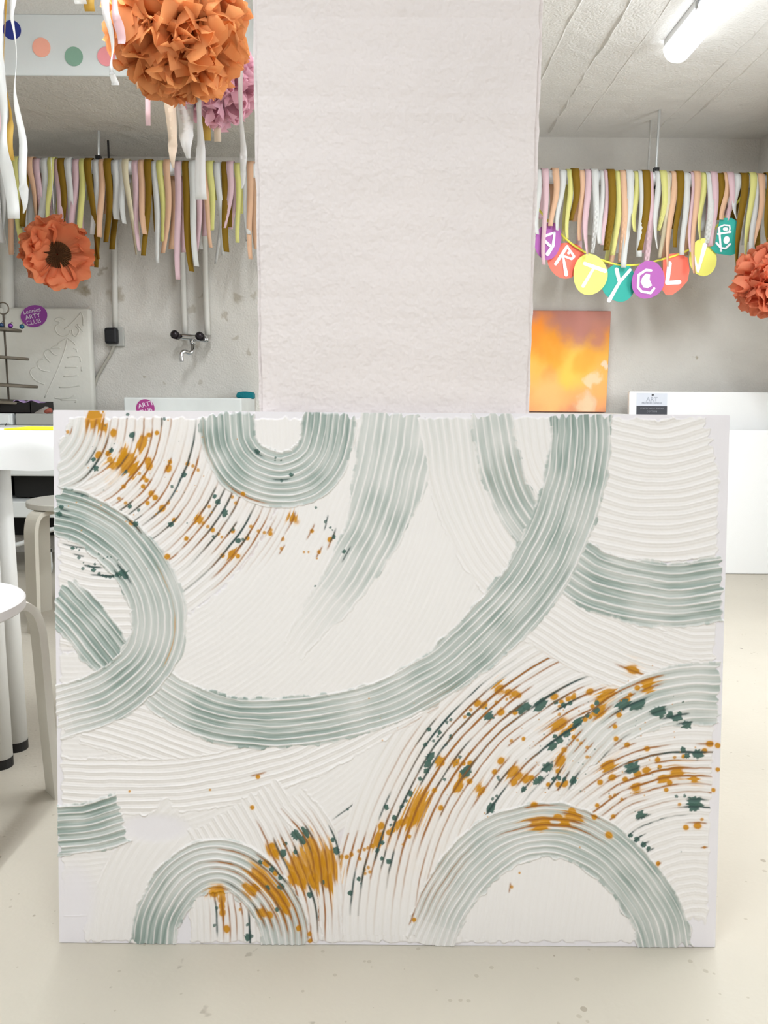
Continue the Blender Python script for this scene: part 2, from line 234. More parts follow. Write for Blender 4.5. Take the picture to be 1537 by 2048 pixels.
def paint(X, Y, tocell):
    """X, Y: design coordinates of every grid point. Returns relief (mm), colour (linear rgb)."""
    sh = X.shape; N = sh[0] * sh[1]
    Hh = np.zeros(sh, np.float32); col = np.zeros(sh + (3,), np.float32); col[:] = EDGE
    S = np.zeros(sh, np.float32); V = np.zeros(sh, np.float32); own = np.full(sh, -1, np.int32); pit = np.full(sh, 15, np.float32); TA = np.zeros(sh + (2,), np.float32)
    wet = np.zeros(sh, np.float32)
    nb = vnoise(X / 6, Y / 6, 3); nc = vnoise(X / 40, Y / 40, 4)
    col *= (1 - .03 * nc)[..., None]
    edge_l = 112 + (Y - 822) * .006; edge_r = 1463 - (Y - 831) * .031
    margin = np.minimum(np.minimum(X - edge_l - 9, edge_r - 16 - X), np.minimum(Y - 836, 1884 - Y)) + (vnoise(X / 9, Y / 9, 9) - .5) * 9
    for si, st in enumerate(STROKES):
        if st[0] == 'arc':
            _, (cx, cy), r0, r1, tint, pitch, rel = st
            dx = X - cx; dy = Y - cy; r = np.sqrt(dx * dx + dy * dy); th = np.arctan2(dy, dx)
            s = th * (r0 + r1) / 2; v = r; hw = None
            m = sstep(0, 8, r - r0 + 10 * (nb - .5)) * sstep(0, 8, r1 - r)
            sl = (slice(None), slice(None)); tin = np.zeros_like(r); edge = np.minimum(r - r0, r1 - r)
            tx = -np.sin(th); ty = np.cos(th)
        else:
            pts, hws, tint, pitch, rel = st
            C = catmull(pts); seg = np.linalg.norm(np.diff(C, axis=0), axis=1); cum = np.r_[0, np.cumsum(seg)]; L = cum[-1]
            hws = [hws] * 2 if np.isscalar(hws) else hws
            mx = max(hws) + 14
            x0, x1, y0, y1 = C[:, 0].min() - mx, C[:, 0].max() + mx, C[:, 1].min() - mx, C[:, 1].max() + mx
            rows = np.where((Y[:, 0] > y0 - 15) & (Y[:, 0] < y1 + 15))[0]; cols = np.where((X[0] > x0 - 30) & (X[0] < x1 + 30))[0]
            sl = (slice(rows[0], rows[-1] + 1), slice(cols[0], cols[-1] + 1))
            x = X[sl]; y = Y[sl]; best = np.full(x.shape, 1e9, np.float32); s = np.zeros_like(best); v = np.zeros_like(best); tx = np.zeros_like(best); ty = np.zeros_like(best)
            for k in range(len(C) - 1):
                d = (C[k + 1] - C[k]) / seg[k]
                px = x - C[k, 0]; py = y - C[k, 1]; t = px * d[0] + py * d[1]
                lo = -60 if k == 0 else 0; hi = seg[k] + (60 if k == len(C) - 2 else 0)
                tc = np.clip(t, lo, hi); ex = px - tc * d[0]; ey = py - tc * d[1]; dd = ex * ex + ey * ey
                q = dd < best
                best = np.where(q, dd, best); s = np.where(q, cum[k] + tc, s); v = np.where(q, px * (-d[1]) + py * d[0], v); tx = np.where(q, d[0], tx); ty = np.where(q, d[1], ty)
            u = np.clip(s / L, 0, 1)
            hw = np.interp(u, np.linspace(0, 1, len(hws)), hws).astype(np.float32); tin = np.interp(u, np.linspace(0, 1, len(tint)), tint).astype(np.float32)
            hw = hw + (vnoise(s / 22 + 7 * si, np.sign(v) * 3 + 50, 11) - .5) * 7 + (vnoise(s / 6 + 7 * si, np.sign(v) * 3 + 50, 12) - .5) * 3
            endn = (vnoise(v / 7 + 31 * si, v * 0 + 3, 13) - .35) * 16
            edge = np.minimum(hw - np.abs(v), np.minimum(s - 2 + endn, L + 2 - s + endn))
            m = sstep(-1.2, 1.6, edge)
            v = v + 500
        # comb profile
        wob = (vnoise(s / 60 + 3 * si, v / 60, 20) - .5) * 5 + (vnoise(s / 15 + 3 * si, v / 30, 21) - .5) * 1.2
        ph = (v + wob) / pitch; t = ph - np.floor(ph); band = np.floor(ph)
        rj = vnoise(band * 3.7 + si * 13, s / 90, 22)                      # each tooth behaves a little differently
        dist = np.abs(t - .5)
        ridge = np.exp(-(dist / (.085 + .05 * rj)) ** 2)
        val = np.exp(-(np.minimum(t, 1 - t) / .13) ** 2)
        fine = vnoise(v / 2.2, s / 45 + 9 * si, 23)
        streak = vnoise(v / 5.0, s / 110 + 5 * si, 24)
        if rel > .6 or hw is None:
            h = 1.3 + rel * (1.0 * ridge * (.55 + .6 * rj) - .55 * val) + .22 * (fine - .5) * min(1, rel)
        else:
            h = 1.2 + rel * (.9 * ridge - .5 * val) * (.4 + .9 * rj) + .25 * (fine - .5) * rel
        h = h + .12 * (nb[sl] - .5)
        if hw is not None:   # squeezed-out bead along the sides
            h = h + np.exp(-((hw - np.abs(v - 500) - 2.5) / 2.6) ** 2) * (.7 * rel + .2) * (.3 + vnoise(s / 9 + si, v * 0 + 8, 25)) + (.35 if max(tint) > .4 else 0)
        # colour
        c = np.empty(s.shape + (3,), np.float32); c[:] = WHITE
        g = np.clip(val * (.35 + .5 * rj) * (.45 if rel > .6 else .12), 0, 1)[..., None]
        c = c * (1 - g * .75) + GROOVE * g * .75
        if hw is not None and max(tint) > 0:
            tt = (.12 * (tin > .3) + tin) * (.66 + .5 * streak + .25 * (rj - .5) + .5 * (nc[sl] - .5)) * (1 - np.clip(1.05 * ridge * (1.15 - .35 * tin) * (.55 + .8 * rj), 0, .9))
            tt = tt * (1 - .75 * np.exp(-((hw - np.abs(v - 500)) / 4.5) ** 2) * (vnoise(s / 14 + si, np.sign(v - 500) * 2 + 20, 26) > .35))
            tt = np.clip(tt, 0, 1)[..., None]
            dk = np.clip((tin - .45) * 1.9 * (streak - .3 + .5 * (nc[sl] - .4)) * 1.6 + (fine - .6) * .8, 0, 1)[..., None]
            sg = SAGE * (1 - dk) + DSAGE * dk
            c = c * (1 - tt) + sg * tt
        mm = m[..., None]
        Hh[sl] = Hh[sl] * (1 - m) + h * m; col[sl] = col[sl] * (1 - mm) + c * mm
        q = m > .5
        for A, val_ in ((S, s), (V, v + wob), (own, si), (pit, pitch)):
            B = A[sl]; B[q] = val_[q] if isinstance(val_, np.ndarray) else val_
        TA[sl][..., 0][q] = tx[q]; TA[sl][..., 1][q] = ty[q]
    # bare primed margin
    mg = sstep(-2, 3, margin)
    strong = np.isin(own, [i for i, st in enumerate(STROKES) if st[0] != 'arc' and max(st[2]) > .6])
    mg = np.where(strong, np.maximum(mg, sstep(-16, -9, margin)), mg)
    plain = sstep(0, 1, 1 - ((X - 150) / 55.) ** 2 - ((Y - 1800) / 95.) ** 2) + sstep(0, .8, 1 - ((X - 310) / 85.) ** 2 - ((Y - 1655) / 34.) ** 2) * .85
    plain = np.where(np.isin(own, [15, 2, 1, 0]), np.clip(plain, 0, 1), 0)
    mg = mg * (1 - plain)
    Hh *= mg; col = col * mg[..., None] + (EDGE * (1 - .02 * nc[..., None])) * (1 - mg[..., None]); Hh += .25 * (nb - .5) * .25
    # ---- ink
    inv = {}
    def cell(px, py):
        i, j = tocell(px, py); return int(np.clip(round(i), 0, sh[0] - 1)), int(np.clip(round(j), 0, sh[1] - 1))
    Ps = np.abs(Y[1, 0] - Y[0, 0]); rs = np.random.RandomState(5)
    def lay(sl, a, c):
        a = np.clip(a, 0, 1)[..., None]; col[sl] = col[sl] * (1 - a) + c * a
    def window(px, py, R):
        q = [cell(px + a * R, py + b * R) for a in (-1, 1) for b in (-1, 1)]
        i0, i1, j0, j1 = min(k[0] for k in q), max(k[0] for k in q), min(k[1] for k in q), max(k[1] for k in q)
        return (slice(max(0, i0 - 1), i1 + 2), slice(max(0, j0 - 1), j1 + 2))
    def groove_mask(sl, o, p, v0, tol, wdt):
        vv = V[sl]; t = vv / p; d = np.abs(t - np.round(t)) * p
        return np.exp(-(d / wdt) ** 2) * (own[sl] == o) * (margin[sl] > 0) * (np.abs(np.round(t) * p - v0) <= tol)
    # washes first
    tt = V / pit; dgr = np.abs(tt - np.round(tt)) * pit
    for (cx, cy, rx, ry, k) in WASH:
        e = ((X - cx) / rx) ** 2 + ((Y - cy) / ry) ** 2
        a = np.clip(1.15 - e, 0, 1) * k * np.exp(-(dgr / 1.6) ** 2) * np.clip(vnoise(S / 70, np.round(tt) * 2.3, 40) * 2.6 - .6, 0, 1.15) * mg
        a = np.clip(a, 0, 1)[..., None]; col[:] = col * (1 - a) + UMBER * a
        a2 = np.clip(1 - e, 0, 1) * k * .10 * vnoise(X / 14, Y / 14, 41); col[:] = col * (1 - a2[..., None]) + lin((240, 190, 120)) * a2[..., None]
    for txt, base, line in ((O_SPLATS, OCHRE, UMBER), (G_SPLATS, GREEN, DGREEN)):
        for k, tok in enumerate(txt.split()):
            px, py, r = map(float, tok.split(',')); i, j = cell(px, py); o = own[i, j]
            R = r * 3 + 34; sl = window(px, py, R); x = X[sl] - px; y = Y[sl] - py
            t0, t1 = TA[i, j] if o >= 0 else (1., 0.); a = x * t0 + y * t1; b = -x * t1 + y * t0
            ang = np.arctan2(y, x); jag = vnoise(ang * (3 if base is GREEN else 1.8) + k * 7, x * 0 + 4, 50)
            el = 1.6 if r > 8.5 else 1.25 if r > 5 else 1.08
            d = np.sqrt((a / el) ** 2 + b ** 2) / (r * (.82 + .5 * (jag if base is GREEN else .4 + .3 * jag)))
            if r > 6: d = d * (1 + (1.1 if base is OCHRE else .7) * (vnoise(V[sl] / 3.2, S[sl] / 34, 51) - .5))
            soft = .5 if base is OCHRE else .28
            if base is OCHRE:   # pale bleed round the drop
                lay(sl, sstep(1.9, .9, d) * .22, lin((238, 186, 110)))
            lay(sl, sstep(1 + soft * .45, 1 - soft * .45, d) * (.97 if r > 3 else .85), base)
            if o >= 0 and r > 2.4:
                p = pit[i, j]; v0 = V[i, j]; s0 = S[i, j]; ds = S[sl] - s0
                ln = r * 2.0 + 7 + 12 * rs.rand(); bk = rs.uniform(.5, 1.2) * ln; fw = rs.uniform(.6, 1.6) * ln
                ta = np.clip((1 - np.where(ds < 0, -ds / bk, ds / fw)) * 2.5, 0, 1)
                g = groove_mask(sl, o, p, v0, max(r * .95, p * .45), 1.25 + .12 * min(r, 9)) * ta
                lay(sl, g * .85, line)
    for (px, py, b, f, cc, k) in LONG:
        i, j = cell(px, py); o = own[i, j]
        if o < 0: continue
        p = pit[i, j]; v0 = np.round(V[i, j] / p) * p; s0 = S[i, j]; sl = window(px, py, max(b, f) + 20)
        ds = S[sl] - s0; w = 1.15 + rs.rand() * .9
        ta = np.clip((1 - np.where(ds < 0, -ds / b, ds / f)) * 2.2, 0, 1) ** .6
        a = groove_mask(sl, o, p, v0, 1, w) * ta * k * np.clip(.15 + 1.5 * vnoise(S[sl] / 22, V[sl] / 9, 44), .1, 1.1)
        lay(sl, a, {'g': DGREEN, 'u': UMBER, 'o': OCHRE}[cc])
    # tiny stray dots
    for k in range(150):
        c = rs.randint(3); px, py = [(rs.normal(300, 90), rs.normal(930, 70)), (rs.normal(1050, 170), rs.normal(1500, 70)), (rs.normal(1280, 90), rs.normal(1500, 70))][c]
        r = .8 + rs.rand() * 1.1
        if not (130 < px < 1430 and 840 < py < 1870): continue
        sl = window(px, py, 8); d = np.hypot(X[sl] - px, Y[sl] - py) / r; lay(sl, sstep(1.3, .7, d) * .7, OCHRE if rs.rand() < .7 else GREEN)
    return Hh, np.clip(col, 0, 1)
# ================================================================ the room
def plaster(name, c, rough, bump, marks=(), blotch=.05, stain=(150, 135, 105), mixc=None, dots=0):
    """rough painted plaster / concrete with fixed stains at given places: (x, y, z, radius, strength)"""
    m = D.materials.new(name); m.use_nodes = True; nt = m.node_tree; b = nt.nodes['Principled BSDF']; L = nt.links.new; N = nt.nodes.new
    b.inputs['Roughness'].default_value = rough; b.inputs['Specular IOR Level'].default_value = .35
    tc = N('ShaderNodeTexCoord'); geo = tc.outputs['Object']
    def noise(sc, det=4, dist=0):
        n = N('ShaderNodeTexNoise'); n.inputs['Scale'].default_value = sc; n.inputs['Detail'].default_value = det; n.inputs['Distortion'].default_value = dist; L(geo, n.inputs['Vector']); return n
    r = N('ShaderNodeValToRGB'); r.color_ramp.elements[0].position = .32; r.color_ramp.elements[1].position = .68
    r.color_ramp.elements[0].color = srgb([v * (1 - blotch) for v in c]); r.color_ramp.elements[1].color = srgb(c)
    n0 = noise(2.2, 3, .6); L(n0.outputs['Fac'], r.inputs['Fac']); col = r.outputs['Color']
    def mix(fac, c2):
        nonlocal col
        x = N('ShaderNodeMix'); x.data_type = 'RGBA'; L(fac, x.inputs['Factor']); L(col, x.inputs['A']); x.inputs['B'].default_value = srgb(c2); col = x.outputs['Result']
    if marks:
        nd = noise(26, 3); sub = N('ShaderNodeVectorMath'); sub.operation = 'SUBTRACT'; L(nd.outputs['Color'], sub.inputs[0]); sub.inputs[1].default_value = (.5, .5, .5)
        sc_ = N('ShaderNodeVectorMath'); sc_.operation = 'SCALE'; L(sub.outputs[0], sc_.inputs[0]); sc_.inputs['Scale'].default_value = .07
        ad = N('ShaderNodeVectorMath'); L(geo, ad.inputs[0]); L(sc_.outputs[0], ad.inputs[1])
        for (x, y, z, rad, k) in marks:
            d = N('ShaderNodeVectorMath'); d.operation = 'DISTANCE'; L(ad.outputs[0], d.inputs[0]); d.inputs[1].default_value = (x, y, z)
            mr = N('ShaderNodeMapRange'); mr.inputs['From Min'].default_value = rad; mr.inputs['From Max'].default_value = rad * .55; mr.inputs['To Max'].default_value = k * .75; L(d.outputs['Value'], mr.inputs['Value']); mix(mr.outputs[0], stain)
    if dots:   # specks and small chips
        for sc, th, k, cc in ((9, .035, .75, (95, 85, 70)), (24, .05, .55, (130, 118, 98)), (52, .07, .4, (150, 138, 116)), (5, .03, .6, (120, 105, 80))):
            v = N('ShaderNodeTexVoronoi'); v.inputs['Scale'].default_value = sc; L(geo, v.inputs['Vector'])
            nn = noise(sc * .37 + 1, 2); mr0 = N('ShaderNodeMapRange'); mr0.inputs['From Min'].default_value = .52; mr0.inputs['From Max'].default_value = .72; mr0.inputs['To Max'].default_value = th * 2.4 * dots; L(nn.outputs['Fac'], mr0.inputs['Value'])
            lt = N('ShaderNodeMath'); lt.operation = 'LESS_THAN'; L(v.outputs['Distance'], lt.inputs[0]); L(mr0.outputs[0], lt.inputs[1])
            ml = N('ShaderNodeMath'); ml.operation = 'MULTIPLY'; L(lt.outputs[0], ml.inputs[0]); ml.inputs[1].default_value = k; mix(ml.outputs[0], cc)
    L(col, b.inputs['Base Color'])
    n1 = noise(9, 4, .4); n2 = noise(110, 1); mm = N('ShaderNodeMath'); mm.operation = 'MULTIPLY_ADD'; L(n2.outputs['Fac'], mm.inputs[0]); mm.inputs[1].default_value = .3; L(n1.outputs['Fac'], mm.inputs[2])
    bp = N('ShaderNodeBump'); bp.inputs['Strength'].default_value = bump; bp.inputs['Distance'].default_value = .02; L(mm.outputs[0], bp.inputs['Height']); L(bp.outputs['Normal'], b.inputs['Normal'])
    return m
def wm(x, y, r, k, Y=BACK_Y):
    p = at(x, y, Y); return (p.x, p.y, p.z, r * 1.0, k)
wall_marks = [wm(160, 572, .05, .8), (wm(172, 580, .03, .8)), wm(203, 545, .02, .6), wm(232, 588, .05, .7), wm(405, 592, .02, .6), wm(475, 596, .03, .6), wm(450, 632, .025, .55), wm(384, 620, .025, .5), wm(510, 590, .02, .5), wm(395, 685, .03, .4), wm(210, 540, .016, .6), wm(498, 705, .015, .5), wm(470, 675, .014, .5), wm(290, 755, .012, .6), wm(1392, 714, .012, .8), wm(330, 765, .012, .4), wm(400, 765, .014, .4)]
M_WALL = plaster('wall_plaster', (224, 220, 212), .85, .45, wall_marks, .06)
M_PILLAR = plaster('pillar_plaster', (236, 227, 225), .8, .42, [(.03, 1.165, 1.36, .01, .15)], .03)
M_CEIL = plaster('ceiling_concrete', (232, 230, 225), .8, .5, (), .05)
M_SOFFIT = plaster('soffit_concrete', (220, 216, 208), .85, .8, [wm(265, 210, .03, .3, 3.5), wm(250, 250, .04, .25, 3.6)], .07)
fm = []
for x, y, r in ((405, 2030, .012), (625, 2040, .006), (500, 1905, .006), (1455, 1500, .004), (375, 1920, .008), (240, 1965, .006)):
    p = atz(x, y, 0); fm.append((p.x, p.y, 0, r, .55))
M_FLOOR = plaster('floor_paint', (199, 191, 176), .42, .12, fm, .035, (120, 108, 90), dots=1.7)
WX0, WX1, WY0, ZC, ZCL = -2.7, 2.25, -3.2, 2.09, 2.19
XS = .08
bm = bmesh.new(); box(bm, (WX0, WY0, -.1), (WX1, BACK_Y + .1, 0)); struct('floor', bm, M_FLOOR)
bm = bmesh.new(); box(bm, (WX0, BACK_Y, 0), (WX1, BACK_Y + .1, 2.4)); struct('wall_back', bm, M_WALL)
bm = bmesh.new(); box(bm, (WX0 - .1, WY0, 0), (WX0, BACK_Y, 2.4)); struct('wall_left', bm, M_WALL)
bm = bmesh.new(); box(bm, (WX1, WY0, 0), (WX1 + .1, BACK_Y, 2.4)); struct('wall_right', bm, M_WALL)
bm = bmesh.new(); box(bm, (WX0, WY0 - .1, 0), (WX1, WY0, 2.4)); struct('wall_front', bm, M_WALL)
# ceiling: board-marked concrete, lower over the bay beside the lamp
bm = bmesh.new(); box(bm, (XS, WY0, ZC), (WX1, BACK_Y, ZC + .2)); box(bm, (WX0, WY0, ZCL), (XS, BACK_Y, ZCL + .2))
rnd = random.Random(4)
for px, py, k in ((1161, 0, .006), (1263, 0, -.009), (1300, 60, .003), (1441, 137, .005), (1480, 150, .004), (1130, 60, .002), (1537, 100, .004)):
    X0 = atz(px, py, ZC).x; pts = []
    for i in range(40):
        y = 1.2 + i * .07; w = .004 + .004 * rnd.random(); x = X0 + rnd.uniform(-.004, .004)
        h = abs(k) * rnd.uniform(.25, 1.0) if rnd.random() < .9 else .0005
        pts.append((x, y, w, h))
    for a, b in zip(pts, pts[1:]):
        vs = [bm.verts.new(v) for v in ((a[0] - a[2], a[1], ZC + .001), (a[0] + a[2], a[1], ZC + .001), (a[0], a[1], ZC - a[3]), (b[0] - b[2], b[1], ZC + .001), (b[0] + b[2], b[1], ZC + .001), (b[0], b[1], ZC - b[3]))]
        bm.faces.new((vs[0], vs[2], vs[5], vs[3])); bm.faces.new((vs[2], vs[1], vs[4], vs[5]))
struct('ceiling', bm, M_CEIL)
# dropped soffit over the wash corner, with a white front face
zs, Ys = 1.985, 3.04
bm = bmesh.new(); box(bm, (WX0, Ys, zs), (XS, BACK_Y, ZCL)); struct('ceiling_soffit', bm, M_SOFFIT)
bm = bmesh.new(); box(bm, (WX0, Ys - .012, zs - .002), (XS, Ys - .0005, ZCL - .0), .003); struct('trim_1', bm, mat('beam_white', (222, 226, 224), .7, bump=.15, bscale=20))
bm = bmesh.new(); box(bm, (1.83, 2.2, 1.78), (WX1, BACK_Y, ZC)); struct('trim_2', bm, M_WALL)
# pillar
pl, pr = at(518, 822, 1.165), at(1060, 822, 1.165)
bm = bmesh.new()
r = bmesh.ops.create_cube(bm, size=1, matrix=Matrix.Translation(((pl.x + pr.x) / 2, 1.165 + .21, 1.09)) @ Matrix.Diagonal((pr.x - pl.x, .42, 2.18, 1)))
es = [e for e in bm.edges if abs(e.verts[0].co.z - e.verts[1].co.z) > 1]; bmesh.ops.bevel(bm, geom=es, offset=.006, segments=2, affect='EDGES')
bmesh.ops.bisect_plane(bm, geom=bm.verts[:] + bm.edges[:] + bm.faces[:], plane_co=(0, 0, .5), plane_no=(0, 0, 1))
for k in range(1, 70): bmesh.ops.bisect_plane(bm, geom=bm.verts[:] + bm.edges[:] + bm.faces[:], plane_co=(0, 0, .7 + k * .021), plane_no=(0, 0, 1))
for v in bm.verts:      # chipped, uneven arrises
    if abs(v.co.x - pl.x) < .008 or abs(v.co.x - pr.x) < .008: v.co.x += random.gauss(0, .0006); v.co.y += random.gauss(0, .0006)
struct('wall_pillar', bm, M_PILLAR)

# ================================================================ big textured painting leaning on the pillar
BL, BR = atz(118, 1886, 0), atz(1432, 1895, 0)
def top_at(px, py, Y): return at(px, py, Y)
Wd = (BR - BL).length; best = None
for k in range(600):
    Y = 1.0 + k * .0006; a = at(110, 820, Y); b = at(1466, 830, Y + BR.y - BL.y); e = abs((a - b).length - Wd)
    if best is None or e < best[0]: best = (e, a, b)
TL, TR = best[1], best[2]
ux = (BR - BL).normalized(); uz = ((TL + TR) / 2 - (BL + BR) / 2); HT = uz.length; uz = (uz - ux * uz.dot(ux)).normalized(); un = ux.cross(uz).normalized()  # un points to the viewer
if un.y > 0: un = -un
THK = .018
canvas = thing('canvas_painting', 'large white textured painting with grey-green comb arcs and ochre splatters, leaning on the pillar', 'painting', BL)
bm = bmesh.new()
def cpt(u, v, n=0): return BL + ux * u + uz * v + un * n
c8 = [cpt(u, v, n) for n in (-THK, -.0004) for u, v in ((0, 0), (Wd, 0), (Wd, HT), (0, HT))]
vs = [bm.verts.new(p) for p in c8]
for f in ((3, 2, 1, 0), (4, 5, 6, 7), (0, 1, 5, 4), (1, 2, 6, 5), (2, 3, 7, 6), (3, 0, 4, 7)): bm.faces.new([vs[i] for i in f])
bmesh.ops.recalc_face_normals(bm, faces=bm.faces[:]); bmesh.ops.bevel(bm, geom=bm.edges[:], offset=.0015, segments=2, affect='EDGES')
obj('stretched_canvas', bm, mat('canvas_primed', (238, 232, 234), .75, bump=.1, bscale=600), canvas)
bm = bmesh.new()     # wooden stretcher bars behind
for u0, u1, v0, v1 in ((.01, Wd - .01, .008, .05), (.01, Wd - .01, HT - .05, HT - .008), (.01, .05, .05, HT - .05), (Wd - .05, Wd - .01, .05, HT - .05), (Wd / 2 - .02, Wd / 2 + .02, .05, HT - .05)):
    prism(bm, [cpt(u, v, -THK - .0005) for u, v in ((u0, v0), (u1, v0), (u1, v1), (u0, v1))], -un * .006)
obj('stretcher_frame', bm, mat('pine', (205, 172, 125), .6, var=.08, scale=5), canvas)
# relief grid: canvas plane -> design coordinates by the homography of its four corners
NX, NY = 1215, 975
uu = np.linspace(0.0006, Wd - .0006, NX); vv = np.linspace(HT - .0006, .0006, NY)
def homog(src, dst):
    A = []
    for (x, y), (X, Y) in zip(src, dst): A += [[x, y, 1, 0, 0, 0, -X * x, -X * y, -X], [0, 0, 0, x, y, 1, -Y * x, -Y * y, -Y]]
    return np.linalg.svd(np.array(A))[2][-1].reshape(3, 3)
HM = homog([(0, HT), (Wd, HT), (Wd, 0), (0, 0)], [(110, 820), (1466, 830), (1432, 1895), (118, 1886)]); HI = np.linalg.inv(HM)
U2, V2 = np.meshgrid(uu, vv); q = HM @ np.stack([U2.ravel(), V2.ravel(), np.ones(U2.size)])
GX = (q[0] / q[2]).reshape(U2.shape).astype(np.float32); GY = (q[1] / q[2]).reshape(U2.shape).astype(np.float32)
def tocell(px, py):
    w = HI @ np.array([px, py, 1.0]); u, v = w[0] / w[2], w[1] / w[2]
    return (HT - .0006 - v) / (HT - .0012) * (NY - 1), (u - .0006) / (Wd - .0012) * (NX - 1)
RH, RC = paint(GX, GY, tocell)
P = np.array(BL)[None, None] + U2[..., None] * np.array(ux) + V2[..., None] * np.array(uz) + (RH * .001)[..., None] * np.array(un)
me = D.meshes.new('paint_relief'); nv = NX * NY; nf = (NX - 1) * (NY - 1)
me.vertices.add(nv); me.vertices.foreach_set('co', P.astype(np.float32).ravel())
idx = np.arange(nv, dtype=np.int32).reshape(NY, NX)
quads = np.stack([idx[1:, :-1], idx[1:, 1:], idx[:-1, 1:], idx[:-1, :-1]], -1).reshape(-1, 4)
me.loops.add(nf * 4); me.loops.foreach_set('vertex_index', quads.ravel()); me.polygons.add(nf)
me.polygons.foreach_set('loop_start', np.arange(0, nf * 4, 4, dtype=np.int32)); me.polygons.foreach_set('use_smooth', np.ones(nf, dtype=bool))
me.update(calc_edges=True)
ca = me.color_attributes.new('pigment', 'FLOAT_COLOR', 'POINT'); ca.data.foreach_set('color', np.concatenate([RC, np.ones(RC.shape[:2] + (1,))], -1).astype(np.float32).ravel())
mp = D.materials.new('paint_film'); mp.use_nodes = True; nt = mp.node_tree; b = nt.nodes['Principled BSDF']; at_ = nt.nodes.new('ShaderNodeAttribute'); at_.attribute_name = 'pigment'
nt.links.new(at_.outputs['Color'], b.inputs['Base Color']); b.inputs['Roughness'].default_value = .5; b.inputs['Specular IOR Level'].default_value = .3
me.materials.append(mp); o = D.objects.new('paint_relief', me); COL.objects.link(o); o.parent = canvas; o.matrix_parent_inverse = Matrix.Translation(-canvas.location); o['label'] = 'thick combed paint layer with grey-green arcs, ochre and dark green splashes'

# ================================================================ lamps
M_TUBE = emit('lamp_diffuser', (246, 250, 255), 3.0); M_TUBE2 = emit('lamp_diffuser_strong', (240, 247, 255), 11.0); M_LAMPBASE = mat('lamp_base', (225, 225, 222), .5)
def lamp(x, y0, y1, z, label, watts, w=.1, spill=True):
    t = thing('ceiling_tube_lamp', label, 'lamp', (x, (y0 + y1) / 2, z), None)
    bm = bmesh.new(); box(bm, (x - w * .46, y0, z - .03), (x + w * .46, y1, z), .004); obj('lamp_base', bm, M_LAMPBASE, t)
    bm = bmesh.new(); prof = [(math.cos(a) * w / 2, -.03 - math.sin(a) * .05) for a in np.linspace(0, PI, 13)]
    rows = []
    for yy, s in ((y0 - .012, .55), (y0 - .006, .85), (y0 + .01, 1), (y1 - .01, 1), (y1 + .006, .85), (y1 + .012, .55)): rows.append([bm.verts.new((x + px * s, yy, z - .031 + (pz + .03) * s)) for px, pz in prof])
    for a, b_ in zip(rows, rows[1:]):
        for k in range(12): bm.faces.new((a[k], a[k + 1], b_[k + 1], b_[k]))
    bm.faces.new(rows[0]); bm.faces.new(rows[-1][::-1]); bmesh.ops.recalc_face_normals(bm, faces=bm.faces[:])
    obj('lamp_diffuser', bm, M_TUBE if x > 1 else M_TUBE2, t, True)
    for yy in (y0 + .12, (y0 + y1) / 2 + .3):
        bm = bmesh.new(); box(bm, (x - w * .56, yy, z - .045), (x - w * .5, yy + .02, z - .02), .001); obj('clip', bm, mat('steel', (150, 150, 150), .3, 1), t)
    L = D.lights.new('tube_light', 'AREA'); L.shape = 'RECTANGLE'; L.size = w; L.size_y = y1 - y0; L.energy = watts; L.color = (.90, .955, 1); L.spread = PI
    lo = D.objects.new('tube_light', L); COL.objects.link(lo); lo.location = (x, (y0 + y1) / 2, z - .10); lo.parent = t; lo.matrix_parent_inverse = Matrix.Translation(-t.location)
    return t
lamp(1.03, 1.7, 2.96, ZC, 'white tube lamp on the concrete ceiling above the banner', 12.5)
lamp(-.62, 1.2, 2.4, ZCL, 'white tube lamp over the table, above the paper pompoms', 15)
lamp(.9, -1.6, -.3, ZC, 'unseen tube lamp added behind the viewer on the lower ceiling', 15)  # added lamp out of view, lights the painting and pillar from the front
lamp(-.75, -.9, .35, ZCL, 'unseen tube lamp added behind the viewer on the higher ceiling', 14)  # added lamp out of view, set to brighten the pompoms and near streamers
# unseen window added in the side wall to brighten the floor and blank canvases
bm = bmesh.new()
for a, b_ in (((WX1 - .03, 1.2, .75), (WX1 + .01, 1.26, 1.75)), ((WX1 - .03, 2.34, .75), (WX1 + .01, 2.4, 1.75)), ((WX1 - .03, 1.2, .75), (WX1 + .01, 2.4, .81)), ((WX1 - .03, 1.2, 1.69), (WX1 + .01, 2.4, 1.75)), ((WX1 - .025, 1.77, .8), (WX1 + .01, 1.83, 1.7))): box(bm, a, b_, .003)
wo = struct('added_window', bm, mat('added_window_frame', (230, 230, 226), .5))
bm = bmesh.new(); box(bm, (WX1 - .012, 1.25, .8), (WX1 - .004, 2.35, 1.7)); obj('pane', bm, emit('bright_pane', (235, 243, 255), 2.0), wo)
L = D.lights.new('added_window_light', 'AREA'); L.shape = 'RECTANGLE'; L.size = .85; L.size_y = 1.05; L.energy = 19; L.color = (.93, .97, 1)
lo = D.objects.new('added_window_light', L); COL.objects.link(lo); lo.location = (WX1 - .04, 1.8, 1.25); lo.rotation_euler = (0, PI / 2, 0)

